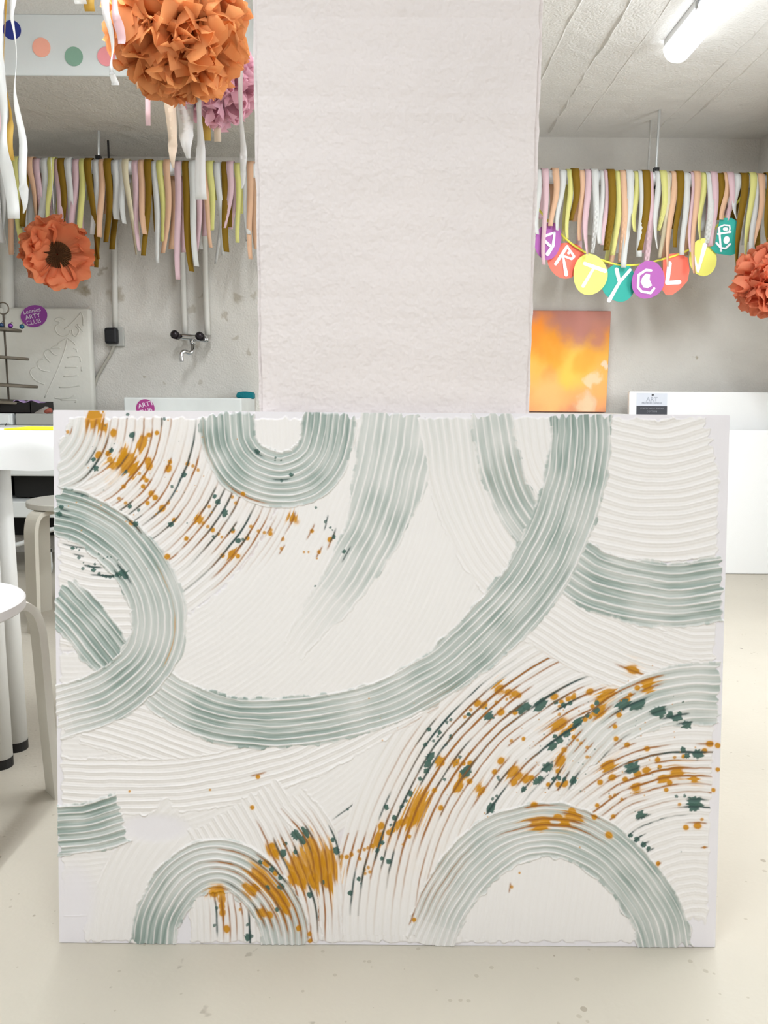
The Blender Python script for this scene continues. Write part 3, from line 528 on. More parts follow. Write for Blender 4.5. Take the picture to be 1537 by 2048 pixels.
# ================================================================ rod with paper streamers along the back wall
RY = 3.63
TIS = {'white': (232, 232, 228), 'pink': (236, 205, 210), 'peach': (240, 200, 165), 'yellow': (236, 232, 150), 'olive': (146, 112, 18), 'cream': (236, 226, 196)}
TM = {k: mat('tissue_' + k, c, .75, trans=.3) for k, c in TIS.items()}
rodz = lambda px: 331.5 + (px - 60) * .0217
def rod_pt(px): return at(px, rodz(px), RY)
R_ROD = .029
for a, b_, lab in ((-240, 522, 'thick white hanging rod with streamers in front of the tap wall'), (1052, 1700, 'thick white hanging rod with streamers above the letter banner')):
    bm = bmesh.new(); cyl(bm, rod_pt(a), rod_pt(b_), R_ROD); tag(obj('streamer_rod', bm, mat('rod_white', (228, 230, 230), .5), None, True), lab, 'rod')
def hanger(px, ptop, ztop, lab, Y=RY, hook=True, m=None):
    b_ = rod_pt(px + (0)); top = at(ptop[0], ptop[1], Y); top = Vector((b_.x + (top.x - b_.x) * .6, b_.y, ztop))
    t = thing('rod_hanger', lab, 'hanger', top)
    bm = bmesh.new(); cyl(bm, top, Vector((b_.x, b_.y, b_.z + R_ROD + .004)), .006, n=8); obj('threaded_rod', bm, m or mat('zinc', (205, 208, 208), .35, .6), t)
    bm = bmesh.new(); tube(bm, [b_ + Vector((0, math.cos(a) * (R_ROD + .007), math.sin(a) * (R_ROD + .007))) for a in np.linspace(-2.2, PI / 2 + .4, 16)], .006, 8); obj('hook', bm, mat('black_steel', (28, 28, 28), .4, .3), t)
    bm = bmesh.new(); box(bm, b_ + Vector((-.012, -.01, R_ROD + .004)), b_ + Vector((.012, .01, R_ROD + .02)), .002); obj('clamp', bm, MATS['black_steel'], t)
hanger(1312, (1320, 217), ZC, 'white threaded hanger with black hook holding the rod under the lamp ceiling')
hanger(198, (200, 285), zs, 'short grey hanger with black hook holding the rod under the soffit')
for px, pt, zt, lab, c in ((1297, 237, ZC, 'thin grey threaded wire hanging behind the white hanger', (190, 188, 182)), (219, 300, zs, 'thin dark hanger wire beside the short hook hanger', (40, 38, 36))):
    a = at(px, 345, 3.76); bm = bmesh.new(); cyl(bm, (a.x, 3.76, zt), (a.x, 3.76, a.z), .005, n=8); tag(obj('hanger_wire', bm, mat('wire%d' % px, c, .4)), lab, 'wire')

SEQ_L = [(-30, 'w', 470), (-16, 'y', 480), (-4, 'w', 488), (8, 'w', 486), (22, 'e', 510), (34, 'y', 490), (46, 'w', 470), (56, 'o', 455), (67, 'e', 430), (81, 'k', 455), (93, 'w', 448), (106, 'y', 440), (118, 'k', 472), (129, 'o', 462), (142, 'w', 498), (154, 'k', 464), (168, 'y', 488), (183, 'o', 518), (195, 'w', 470), (207, 'e', 476), (221, 'o', 484), (233, 'w', 440), (247, 'w', 449), (258, 'c', 508), (272, 'k', 503), (285, 'e', 470), (299, 'o', 512), (312, 'w', 526), (325, 'y', 482), (339, 'e', 506), (357, 'k', 560), (373, 'o', 544), (386, 'w', 534), (399, 'k', 503), (411, 'e', 495), (424, 'y', 460), (438, 'w', 510), (451, 'o', 505), (463, 'k', 456), (477, 'y', 486), (490, 'w', 470), (501, 'e', 520)]
SEQ_R = [(1074, 'w', 470), (1088, 'k', 530), (1109, 'e', 452), (1121, 'w', 462), (1137, 'y', 478), (1150, 'o', 440), (1160, 'e', 482), (1172, 'k', 510), (1189, 'w', 506), (1203, 'w', 488), (1212, 'k', 490), (1221, 'o', 500), (1236, 'y', 510), (1246, 'e', 525), (1256, 'w', 535), (1270, 'y', 465), (1281, 'w', 513), (1290, 'o', 500), (1298, 'k', 534), (1311, 'w', 500), (1325, 'y', 460), (1332, 'c', 515), (1343, 'e', 535), (1355, 'o', 495), (1369, 'w', 510), (1383, 'k', 505), (1388, 'e', 548), (1402, 'y', 480), (1417, 'w', 486), (1425, 'k', 492), (1437, 'o', 440), (1449, 'e', 440), (1458, 'k', 440), (1468, 'w', 440), (1482, 'o', 538), (1498, 'y', 530), (1508, 'w', 502), (1519, 'e', 490), (1532, 'o', 502), (1546, 'y', 490), (1560, 'w', 480)]
KEY = dict(w='white', y='yellow', e='peach', k='pink', o='olive', c='cream'); NAMEC = dict(white='white', yellow='pale yellow', peach='peach', pink='pale pink', olive='olive gold', cream='cream')
srnd = random.Random(11)
def streamer(px, colour, ybot, w_px, label, group, lay=0):
    c = rod_pt(px); R = R_ROD + .002 + .0032 * (srnd.random() * .3 + lay); pts = []
    zb = at(px, ybot, RY - R).z; zr = zb + srnd.uniform(-.03, .22)
    n = 14; sway = srnd.uniform(-.028, .03) * (.45 if px > 800 else 1); 
    for i in range(n): pts.append(Vector((0, R + .004, zr + (c.z - zr) * i / n)))
    for a in np.linspace(0, PI, 9): pts.append(Vector((0, R * math.cos(a), c.z + R * math.sin(a))))
    for i in range(1, n + 1): pts.append(Vector((0, -R - .004, c.z + (zb - c.z) * i / n)))
    W = w_px * 3.45 / F_PX; out, wd, ws = [], [], []; tw = srnd.uniform(-1.3, 1.3); tw2 = srnd.uniform(-1.2, 1.2); dx2 = srnd.uniform(-.03, .03); tap = srnd.uniform(.12, .5)
    for i, p in enumerate(pts):
        k = (c.z - p.z) / max(.05, c.z - zb); k = max(0, min(1.2, k)); fr = p.y < 0
        x = c.x + (sway if fr else dx2) * k * k + .006 * math.sin(5 * k + tw)
        out.append(Vector((x, c.y + p.y + (.018 * k * math.sin(3 * k + tw) if fr else .02 * k), p.z)))
        a = (tw if fr else tw2) * max(0, k - .25) ** 1.3 * 1.15; wd.append(Vector((math.cos(a), math.sin(a), 0))); ws.append(W * (1 - tap * min(k, 1) ** .7))
    bm = bmesh.new(); ribbon(bm, out, wd, ws); return tag(obj('paper_streamer', bm, TM[colour], None, True), label, 'streamer', group)
for seq, place, grp in ((SEQ_L, 'the tap-wall rod', 'paper streamers over the rod by the tap wall'), (SEQ_R, 'the letter-banner rod', 'paper streamers over the rod above the letter banner')):
    cnt = {}
    for si_, (px, k, yb) in enumerate(seq):
        c = KEY[k]; i = cnt.get(c, 0); cnt[c] = i + 1
        streamer(px, c, yb, 13.5 if k != 'o' else 15, '%s streamer over %s, %s %s from the left' % (NAMEC[c], place, ORD[i], NAMEC[c]), grp, si_ % 3)

# streamers that hang nearer, by the pompoms
FY = 1.82
M_FT = {'white': mat('tissue_near_white', (244, 244, 242), .75, trans=.5), 'cream': mat('tissue_near_cream', (246, 232, 214), .75, trans=.5), 'gold': mat('tissue_gold', (214, 180, 90), .6, trans=.4), 'pink': mat('tissue_near_pink', (246, 222, 224), .75, trans=.5), 'peach': mat('tissue_near_peach', (248, 214, 180), .75, trans=.5)}
NEAR = [ # (x, y, width px) ... , colour, distance, label
 ([(0, -150, 30), (-2, 0, 26), (0, 140, 26), (6, 250, 20), (14, 330, 26), (25, 436, 25)], 'white', 1.60, 'long white paper streamer at the frame edge, squarely cut end, near table'),
 ([(-12, -150, 30), (-12, 100, 30), (-10, 220, 26), (-6, 300, 16)], 'pink', 1.68, 'pale pink paper streamer partly behind the long white edge streamer'),
 ([(22, -150, 26), (26, 0, 19), (29, 60, 9), (30, 140, 3), (36, 220, 16), (44, 300, 22), (50, 380, 20), (44, 425, 3)], 'white', 1.62, 'twisted white paper streamer with a pointed end beside the navy dot'),
 ([(6, -150, 20), (9, 60, 6), (14, 180, 4), (19, 250, 14), (22, 322, 19)], 'gold', 1.66, 'short gold paper streamer tucked between two white streamers'),
 ([(205, -150, 24), (210, 0, 20), (222, 60, 14), (223, 110, 7), (226, 150, 12), (229, 168, 16)], 'white', 1.66, 'white paper streamer hanging before the orange pompom, ragged lower end'),
 ([(222, -150, 22), (229, 0, 14), (238, 50, 20), (242, 86, 14)], 'pink', 1.64, 'short broad pale pink streamer on the orange pompom'),
 ([(176, -150, 22), (180, -20, 22), (181, 24, 20)], 'gold', 1.7, 'gold streamer tip at the top beside the orange pompom'),
 ([(158, -150, 24), (162, -20, 24), (163, 9, 24)], 'white', 1.68, 'white streamer tip at the top beside the gold tip'),
 ([(282, -150, 16), (281, 60, 15), (281, 178, 13)], 'peach', 2.06, 'peach streamer end just below the orange pompom'),
 ([(300, -150, 13), (299, 90, 11), (297, 252, 10)], 'pink', 2.06, 'narrow pale pink streamer below the orange pompom'),
 ([(330, -150, 32), (335, 60, 32), (339, 190, 28), (345, 290, 20), (348, 337, 4)], 'cream', 2.1, 'wide cream streamer narrowing to a point under the pompoms'),
 ([(372, -150, 34), (369, 60, 36), (370, 200, 36), (372, 270, 30), (378, 318, 8)], 'white', 2.12, 'wide white frayed streamer under the pink pompom'),
 ([(402, -150, 20), (400, 60, 18), (399, 230, 12), (401, 300, 19), (403, 400, 24)], 'white', 1.95, 'white streamer with slanted cut end below the pink pompom'),
 ([(415, -150, 20), (414, 100, 18), (414, 282, 17)], 'gold', 2.16, 'short gold streamer end under the pink pompom'),
 ([(436, -150, 18), (436, 100, 16), (436, 284, 14)], 'cream', 2.16, 'short cream streamer end under the pink pompom'),
 ([(482, -150, 14), (482, 100, 12), (483, 240, 8), (487, 310, 15), (487, 350, 11), (483, 376, 2)], 'white', 2.0, 'pointed white streamer beside the pillar edge'),
]
for pth, c, Y, lab in NEAR:
    P3 = smooth_path([at(x, y, Y) for x, y, w in pth], 6); ws0 = [w for x, y, w in pth]; ws, wd = [], []
    for i in range(len(P3)):
        k = i / (len(P3) - 1) * (len(ws0) - 1); w = np.interp(k, range(len(ws0)), ws0) * Y * .93 / F_PX
        full = max(ws0) * Y * .93 / F_PX; a = math.acos(min(1, w / full)) * .8 if i < len(P3) - 7 else 0
        ww = w / max(.3, math.cos(a)); ws.append(ww); wd.append(Vector((math.cos(a), -math.sin(a), 0))); P3[i].y += .008 * math.sin(i * .5)
    bm = bmesh.new(); ribbon(bm, P3, wd, ws); tag(obj('paper_streamer', bm, M_FT[c], None, True), lab, 'streamer', 'paper streamers around the near pompoms')
# the rod that carries them, above
for Y, z in ((1.64, None), (2.05, None)):
    a, b_ = at(-260, -152, Y), at(540, -152, Y)
    bm = bmesh.new(); cyl(bm, a, b_, .02); tag(obj('streamer_rod', bm, MATS['rod_white'], None, True), 'white rod carrying the ' + ('nearer row of streamers over the table' if Y < 1.8 else 'streamers behind the orange pompom'), 'rod')

# ================================================================ pompoms
def pompom(name, c, R, col, dark, label, n, seed, hole=None, hang=None):
    """tissue pompom: layered cupped petals with wavy rims round a tied centre"""
    rn = random.Random(seed); t = thing(name, label, 'pompom', c, None); c = Vector(c)
    m = mat('tissue_pom_%d' % seed, col, .7, var=.06, scale=6, trans=.55)
    bm = bmesh.new(); ga = PI * (3 - 5 ** .5)
    for i in range(n):
        z = 1 - 2 * (i + .5) / n; a = i * ga + rn.uniform(-.25, .25); rr = math.sqrt(1 - z * z); d = Vector((rr * math.cos(a), rr * math.sin(a), z))
        d = (d + Vector([rn.gauss(0, .08) for _ in range(3)])).normalized()
        if hole and d.angle(hole[0]) < hole[1]: continue
        side = d.orthogonal().normalized(); side = Matrix.Rotation(rn.uniform(0, 2 * PI), 3, d) @ side; nor = d.cross(side)
        Lg = R * rn.uniform(.86, 1.06); wid = R * rn.uniform(.24, .42) * (1 if n < 140 else .9); cup = rn.uniform(.1, .42) * R; curl = rn.uniform(-.22, .3) * R; f = rn.uniform(4, 8); phs = rn.uniform(0, 6)
        nu, nw = 7, 8; g = []
        for iu in range(nu):
            u = iu / (nu - 1); row = []
            for iw in range(nw + 1):
                w = iw / nw * 2 - 1
                prof = (.12 + .95 * u ** .8) if u < .8 else (.12 + .95 * .8 ** .8) * (1 - .5 * ((u - .8) / .2) ** 2)
                ln = Lg * (.22 + .78 * u * (1 - .16 * abs(w) ** 2.2 + .035 * math.sin(w * f * 1.3 + phs)))
                x = wid * prof * w; y = cup * (w * w - .3) * u + curl * u * u + R * .055 * u ** 2 * math.sin(w * f + phs) + R * .02 * math.sin(w * 17 + phs) * u
                row.append(bm.verts.new(c + d * ln + side * x + nor * y))
            g.append(row)
        for iu in range(nu - 1):
            for iw in range(nw): bm.faces.new((g[iu][iw], g[iu][iw + 1], g[iu + 1][iw + 1], g[iu + 1][iw]))
    if hole:   # open pleated fan facing out of the gap
        ax = hole[0]; s = ax.orthogonal().normalized(); w_ = ax.cross(s)
        for lay in range(2):
            prev = None; K = 96
            for k in range(K + 1):
                a = 2 * PI * k / K; d = s * math.cos(a) + w_ * math.sin(a); row = []
                for j in range(7):
                    u = j / 6; zz = .14 + .34 * u * u + .10 * lay + .05 * u * math.sin(a * 7 + lay * 2) + .035 * (1 - .5 * u) * (1 if k % 2 else -1) * min(1, u * 4 + .3)
                    row.append(bm.verts.new(c + d * R * (.10 + (.80 + .06 * math.sin(a * 11 + 1)) * u) + ax * R * zz))
                if prev:
                    for j in range(6): bm.faces.new((prev[j], prev[j + 1], row[j + 1], row[j]))
                prev = row
    obj('petals', bm, m, t, True)
    if hole:
        bm = bmesh.new(); ax = hole[0]; s = ax.orthogonal().normalized(); w_ = ax.cross(s); prev = None; K = 72
        for k in range(K + 1):
            a = 2 * PI * k / K; d = s * math.cos(a) + w_ * math.sin(a)
            row = [bm.verts.new(c + d * R * rr_ + ax * R * (.27 + .16 * rr_ + (.035 if k % 2 else -.015) * min(1, rr_ * 5))) for rr_ in (.02, .14, .26, .36)]
            if prev:
                for j in range(3): bm.faces.new((prev[j], prev[j + 1], row[j + 1], row[j]))
            prev = row
        obj('pleated_centre', bm, mat('tissue_centre', (92, 58, 28), .8, trans=.1), t); t.children[-1]['label'] = 'dark brown pleated centre'
    else:
        bm = bmesh.new(); bmesh.ops.create_icosphere(bm, subdivisions=2, radius=R * .3, matrix=Matrix.Translation(c)); obj('core', bm, mat('tissue_core_%d' % seed, dark, .9), t, True)
    if hang:
        bm = bmesh.new(); cyl(bm, c + Vector((0, .0, R * .2)), Vector((c.x, c.y, hang)), .0012, n=6); obj('thread', bm, mat('thread', (225, 225, 222), .8), t)
    return t
pompom('paper_pompom', at(358, 55, 1.86), .158, (255, 172, 110), (240, 140, 90), 'big orange tissue pompom hanging at the pillar edge', 250, 3, hang=ZCL - .002)
pompom('paper_pompom', at(436, 165, 2.14), .114, (255, 200, 214), (240, 150, 175), 'pink tissue pompom half behind the big orange one', 150, 5, hang=ZCL - .002)
hd = (Vector(EYE) - at(115, 508, 3.56)).normalized()
hole1 = (hd + Vector((.16, 0, -.22))).normalized()
pompom('paper_pompom', at(112, 505, 3.50), .155, (255, 152, 106), (150, 60, 25), 'orange-red tissue pompom with a dark pleated centre under the rod streamers', 120, 8, (hole1, .86), hang=rod_pt(112).z)
hole2 = (hd + Vector((-.05, 0, -.1))).normalized()
pompom('paper_pompom', at(1545, 558, 3.42), .165, (255, 154, 118), (150, 60, 25), 'coral tissue pompom with dark centre beyond the letter banner', 120, 9, (hole2, .6), hang=ZC - .002)

# ================================================================ dots on the white beam face
for x, y, c, nm in ((24, 60, (45, 58, 140), 'navy'), (83, 95, (255, 182, 158), 'peach'), (148, 113, (136, 172, 150), 'sage green'), (213, 113, (250, 160, 165), 'pink')):
    p = at(x, y, Ys - .0125); bm = bmesh.new(); cyl(bm, p, p + Vector((0, -.0015, 0)), .033, n=40)
    tag(obj('paper_dot', bm, mat('dot_' + nm.split()[0], c, .7)), nm + ' round paper dot on the white beam', 'paper dot', 'paper dots on the beam')

# ================================================================ letter banner
BY = 3.632
def blob(cx, cy, rx, ry, tilt, wob, n=36):
    o = []
    for k in range(n):
        a = 2 * PI * k / n; r = 1 + wob * math.sin(2 * a + cx) + .6 * wob * math.sin(3 * a + cy); x, y = rx * r * math.cos(a), ry * r * math.sin(a)
        o.append((cx + x * math.cos(tilt) - y * math.sin(tilt), cy + x * math.sin(tilt) + y * math.cos(tilt)))
    return o
CARDS = [
 ('purple', blob(1097, 482, 27, 37, .1, .04), [[(1088, 473, 6), (1110, 465, 4)], [(1110, 465, 4), (1107, 491, 6), (1096, 508, 8)], [(1089, 480, 5), (1100, 491, 6)]], [], -.02),
 ('salmon', blob(1133, 520, 34, 39, .5, .06), [[(1135, 493, 6), (1112, 528, 6)], [(1135, 493, 4), (1149, 513, 5), (1144, 518, 5), (1128, 512, 4)], [(1127, 513, 4), (1133, 549, 8)]], [blob(1138, 506, 3, 3, 0, 0, 12)], 0),
 ('yellow', blob(1181, 549, 35, 40, .3, .05), [[(1170, 527, 7), (1211, 542, 8)], [(1189, 535, 5), (1167, 572, 7)]], [], -.02),
 ('teal', blob(1239, 565, 32, 41, .25, .06), [[(1234, 539, 8), (1239, 561, 7)], [(1261, 540, 6), (1240, 564, 6), (1219, 601, 8)]], [], -.01),
 ('purple', blob(1297, 560, 32, 39, .1, .04), [[(1303, 541, 5), (1293, 540, 5), (1278, 550, 5), (1277, 575, 5), (1284, 583, 5), (1302, 586, 5), (1309, 577, 5)]], [[(1293, 547), (1301, 549), (1300, 559), (1305, 571), (1297, 576), (1288, 575), (1282, 564), (1286, 554)]], -.035),
 ('salmon', [(1327, 518), (1340, 508), (1360, 506), (1377, 516), (1380, 540), (1376, 562), (1362, 578), (1345, 590), (1333, 590), (1324, 578), (1327, 550)], [[(1340, 527, 9), (1335, 566, 8), (1359, 564, 9)]], [], -.005),
 ('yellow', blob(1407, 515, 28, 37, .1, .04), [[(1388, 509, 4), (1397, 543, 5), (1411, 490, 9)]], [], -.02),
 ('teal', [(1441, 436), (1465, 436), (1473, 441), (1481, 453), (1479, 505), (1462, 511), (1433, 507), (1421, 495), (1430, 490)], [[(1439, 455, 4), (1443, 502, 4)], [(1437, 468, 4), (1462, 464, 4)], [(1440, 454, 3), (1449, 450, 3), (1460, 451, 3), (1461, 457, 3), (1459, 464, 3)], [(1434, 486, 4), (1443, 496, 4), (1452, 497, 4), (1461, 488, 4)]], [blob(1452, 458, 5.5, 3.6, 0, 0, 14), blob(1454, 480, 6, 8, .2, 0, 14)], -.03)]
CC = {'purple': (172, 94, 168), 'salmon': (252, 120, 100), 'yellow': (244, 242, 120), 'teal': (48, 165, 150)}
ban = thing('letter_banner', 'hanging banner of round coloured paper cards with white painted letters on yellow string', 'banner', at(1260, 430, BY))
bm = bmesh.new()
sp = [(1068, 405), (1092, 436), (1120, 466), (1150, 492), (1185, 512), (1210, 522), (1240, 530), (1285, 529), (1320, 520), (1360, 508), (1405, 484), (1445, 440), (1478, 402), (1495, 370)]
tube(bm, smooth_path([at(x, y, BY - .008) for x, y in sp], 4), .0045, 6); obj('string', bm, mat('string_yellow', (232, 228, 90), .7), ban)
M_LET = mat('letter_white', (245, 245, 250), .6)
def bar_poly(pl, m_y):
    """brush stroke: outline of a polyline with per-point pixel width -> list of convex quads + round caps, in the plane Y=m_y"""
    out = []
    for (x0, y0, w0), (x1, y1, w1) in zip(pl, pl[1:]):
        d = math.hypot(x1 - x0, y1 - y0); nx, ny = -(y1 - y0) / d, (x1 - x0) / d; base = math.atan2(ny, nx)
        o = [(x0 + w0 / 2 * math.cos(base + a), y0 + w0 / 2 * math.sin(base + a)) for a in np.linspace(0, PI, 7)] + [(x1 + w1 / 2 * math.cos(base + PI + a), y1 + w1 / 2 * math.sin(base + PI + a)) for a in np.linspace(0, PI, 7)]
        out.append(o)
    return out
for i, (c, poly, strokes, fills, dy) in enumerate(CARDS):
    Yc = BY + dy; bm = bmesh.new(); prism(bm, [at(x, y, Yc) for x, y in poly], (0, .0012, 0))
    card = obj('card', bm, mat('card_' + c, CC[c], .65), ban); card['label'] = c + ' paper card with a white letter'
    bm = bmesh.new()
    for j, s in enumerate(strokes):
        for k, q in enumerate(bar_poly(s, Yc)): prism(bm, [at(x, y, Yc - .0016 - .0003 * (j * 3 + k)) for x, y in q], (0, .0008, 0))
    for q in fills: prism(bm, [at(x, y, Yc - .002) for x, y in q], (0, .0008, 0))
    obj('letter', bm, M_LET, card)

# ================================================================ things on the back wall
# sunset-coloured abstract canvas
def abstract_mat():
    m = D.materials.new('abstract_paint'); m.use_nodes = True; nt = m.node_tree; b = nt.nodes['Principled BSDF']; L = nt.links.new; N = nt.nodes.new
    a, c = at(1057, 823, BACK_Y - .03), at(1223, 622, BACK_Y - .03)
    tc = N('ShaderNodeTexCoord'); sub = N('ShaderNodeMapping'); L(tc.outputs['Object'], sub.inputs['Vector'])
    sub.vector_type = 'POINT'; w, h = c.x - a.x, c.z - a.z; sub.inputs['Scale'].default_value = (1 / w, 1, 1 / h); sub.inputs['Location'].default_value = (-a.x / w, 0, -a.z / h)
    ns = N('ShaderNodeTexNoise'); ns.inputs['Scale'].default_value = 2.6; ns.inputs['Detail'].default_value = 6; L(sub.outputs[0], ns.inputs['Vector'])
    s1 = N('ShaderNodeVectorMath'); s1.operation = 'SUBTRACT'; L(ns.outputs['Color'], s1.inputs[0]); s1.inputs[1].default_value = (.5, .5, .5)
    s2 = N('ShaderNodeVectorMath'); s2.operation = 'MULTIPLY_ADD'; L(s1.outputs[0], s2.inputs[0]); s2.inputs[1].default_value = (.55, 0, .45); L(sub.outputs[0], s2.inputs[2])
    fl = N('ShaderNodeVectorMath'); fl.operation = 'MULTIPLY'; L(s2.outputs[0], fl.inputs[0]); fl.inputs[1].default_value = (1, 0, 1)
    sx = N('ShaderNodeSeparateXYZ'); L(fl.outputs[0], sx.inputs[0])
    r = N('ShaderNodeValToRGB'); cr = r.color_ramp; cr.elements[0].position = 0; cr.elements[0].color = srgb((226, 150, 105)); cr.elements[1].position = 1; cr.elements[1].color = srgb((198, 128, 112))
    for p, cc in ((.08, (246, 170, 105)), (.3, (253, 186, 95)), (.5, (255, 190, 70)), (.68, (250, 160, 60)), (.8, (212, 140, 115)), (.9, (204, 138, 122))):
        e = cr.elements.new(p); e.color = srgb(cc)
    L(sx.outputs['Z'], r.inputs['Fac']); col = r.outputs['Color']
    def spot(x, z, rad, cc, k, soft=.2):
        nonlocal col
        d = N('ShaderNodeVectorMath'); d.operation = 'DISTANCE'; L(fl.outputs[0], d.inputs[0]); d.inputs[1].default_value = (x, 0, z)
        mr = N('ShaderNodeMapRange'); mr.interpolation_type = 'SMOOTHSTEP'; mr.inputs['From Min'].default_value = rad; mr.inputs['From Max'].default_value = rad * soft; mr.inputs['To Max'].default_value = k; L(d.outputs['Value'], mr.inputs['Value'])
        x_ = N('ShaderNodeMix'); x_.data_type = 'RGBA'; L(mr.outputs[0], x_.inputs['Factor']); L(col, x_.inputs['A']); x_.inputs['B'].default_value = srgb(cc); col = x_.outputs['Result']
    for s in ((.08, .72, .34, (255, 148, 20), 1), (.32, .62, .3, (255, 165, 30), .9), (.6, .5, .34, (255, 205, 80), .95), (.75, .56, .22, (255, 175, 50), .8), (.22, .38, .14, (255, 150, 50), .7), (.3, .2, .3, (255, 195, 120), .7), (.75, .08, .16, (235, 200, 160), .8, .5), (.82, .3, .1, (245, 215, 170), .9, .5), (.68, .06, .14, (238, 208, 165), .8, .5), (.93, .42, .05, (250, 225, 200), .8, .5), (.85, .72, .2, (214, 140, 120), .8), (.55, .88, .3, (206, 136, 122), .8)): spot(*s)
    L(col, b.inputs['Base Color']); b.inputs['Roughness'].default_value = .55; return m
pa = thing('abstract_canvas', 'small canvas painted in glowing orange, yellow and dusty pink, against the back wall', 'painting', at(1140, 823, BACK_Y - .03))
q0, q1 = at(1020, 823, BACK_Y - .03), at(1223, 622, BACK_Y - .03)
bm = bmesh.new(); box(bm, (q0.x, BACK_Y - .03, q0.z), (q1.x, BACK_Y - .002, q1.z), .003); obj('canvas_board', bm, mat('canvas_side', (196, 120, 92), .7), pa)
bm = bmesh.new(); box(bm, (q0.x + .002, BACK_Y - .0315, q0.z + .002), (q1.x - .002, BACK_Y - .0302, q1.z - .002)); obj('painted_face', bm, abstract_mat(), pa)
bm = bmesh.new(); box(bm, (.62, 3.72, 0), (1.17, BACK_Y - .002, q0.z - .004), .004)   # low white ledge it stands on
tag(obj('plinth_box', bm, mat('plinth_white', (226, 225, 222), .6)), 'low white plinth under the orange canvas, hidden by the big painting', 'plinth')
# blank canvases stacked against the wall
M_BLANK = mat('blank_canvas', (246, 246, 244), .8, bump=.05, bscale=400)
def blank(x0, x1, zt, yb, yt, label, th=.03):
    t = thing('blank_canvas', label, 'canvas', (x0, yb, 0)); bm = bmesh.new()
    vs = [bm.verts.new(p) for p in ((x0, yb, 0.001), (x1, yb, 0.001), (x1, yt, zt), (x0, yt, zt), (x0, yb + th, 0.001), (x1, yb + th, 0.001), (x1, yt + th, zt), (x0, yt + th, zt))]
    for f in ((0, 1, 2, 3), (7, 6, 5, 4), (1, 5, 6, 2), (4, 0, 3, 7), (3, 2, 6, 7), (4, 5, 1, 0)): bm.faces.new([vs[i] for i in f])
    bmesh.ops.recalc_face_normals(bm, faces=bm.faces[:]); bmesh.ops.bevel(bm, geom=bm.edges[:], offset=.003, segments=2, affect='EDGES')
    obj('stretched_canvas', bm, M_BLANK, t); return t
Yb = 3.84; k0 = at(1260, 783, Yb); bc = blank(k0.x, k0.x + 1.0, k0.z, 3.74, Yb, 'wide blank white canvas with a product label, standing behind a whiter one')
Yf = 3.66; k1 = at(1440, 860, Yf + .03); k2 = at(1500, 1143, 3.6); blank(k1.x - .45, k1.x + .75, k1.z, k2.y, Yf + .03, 'bright blank white canvas standing on the floor in front of the labelled one')
M_LAB = mat('label_paper', (214, 218, 226), .6); M_LABD = mat('label_dark', (62, 64, 70), .6)
slope = (Yb - 3.74) / k0.z
def face(x, z, n=0): return Vector((x, 3.74 + slope * z - n, z))
def onb(x, y):
    z = k0.z
    for _ in range(6): z = at(x, y, 3.74 + slope * z).z
    return face(at(x, y, 3.74 + slope * z).x, z)
a, b_, c_ = onb(1274, 786), onb(1335, 812), onb(1335, 848)
lean = Matrix.Rotation(-math.atan(slope), 4, 'X')
def patch(nm, x0, z0, x1, z1, n, m, par):
    bm = bmesh.new(); prism(bm, [face(x0, z0, n), face(x1, z0, n), face(x1, z1, n), face(x0, z1, n)], (0, .0012, 0)); return obj(nm, bm, m, par)
lab = patch('product_label', a.x, c_.z, b_.x, a.z, .0014, M_LAB, bc); lab['label'] = 'paper product label with a dark lower band'
labd = patch('label_band', a.x + .0003, c_.z + .0003, b_.x - .0003, b_.z, .0028, M_LABD, lab)
rx = Matrix.Rotation(PI / 2, 4, 'X'); mid = (a.x + b_.x) / 2
for s_, y, sz, n, m_, par in (('ART', 799, .030, .0024, mat('label_ink', (172, 176, 186), .6), lab), ('PREMIUM CANVAS', 806, .012, .0024, MATS['label_ink'], lab), ('STRETCHED CANVAS', 817, .012, .0036, mat('label_ink_light', (140, 142, 148), .6), labd), ('COTTON', 823, .012, .0036, MATS['label_ink_light'], labd)):
    text_mesh('label_text', s_, sz, face(mid, onb(1305, y).z, n), lean @ rx, m_, par)
p = onb(1306, 790); bm = bmesh.new(); cyl(bm, p + Vector((0, -.0035, 0)), p + Vector((0, -.0015, 0)), .005, n=14); obj('hang_hole', bm, mat('hole_dark', (60, 60, 64), .8), lab)

# pipes, socket, tap
M_PIPE = mat('pipe_white', (218, 216, 208), .5)
def pipe(pts, r, label, nm='water_pipe', m=None, Y=BACK_Y - .025):
    bm = bmesh.new(); tube(bm, smooth_path([at(x, y, Y) for x, y in pts], 4), r, 10); return tag(obj(nm, bm, m or M_PIPE, None, True), label, 'pipe')
pipe([(225, 318), (228, 480), (231, 655)], .014, 'white conduit running down to the black socket', 'conduit', Y=BACK_Y - .018)
pipe([(358, 322), (366, 560), (370, 668)], .015, 'white water pipe at the spout side of the tap', Y=BACK_Y - .03)
pipe([(406, 322), (411, 560), (416, 670)], .015, 'white water pipe above the outer tap knob', Y=BACK_Y - .03)
pipe([(8, 330), (12, 480), (16, 640)], .032, 'fat white drain pipe behind the tiered stand', Y=BACK_Y - .04)
cord = pipe([(229, 686), (222, 706), (205, 735), (192, 760), (186, 790), (184, 840)], .008, 'grey cord hanging from the black socket', 'power_cord', mat('cord_grey', (176, 172, 160), .6), BACK_Y - .012); cord['category'] = 'cord'
p = at(230, 673, BACK_Y); so = thing('wall_socket', 'black outdoor socket at the end of the white conduit', 'socket', p)
bm = bmesh.new(); box(bm, p + Vector((-.03, -.02, -.05)), p + Vector((.05, -.001, .045)), .004); obj('back_plate', bm, mat('plate_grey', (190, 190, 184), .6), so)
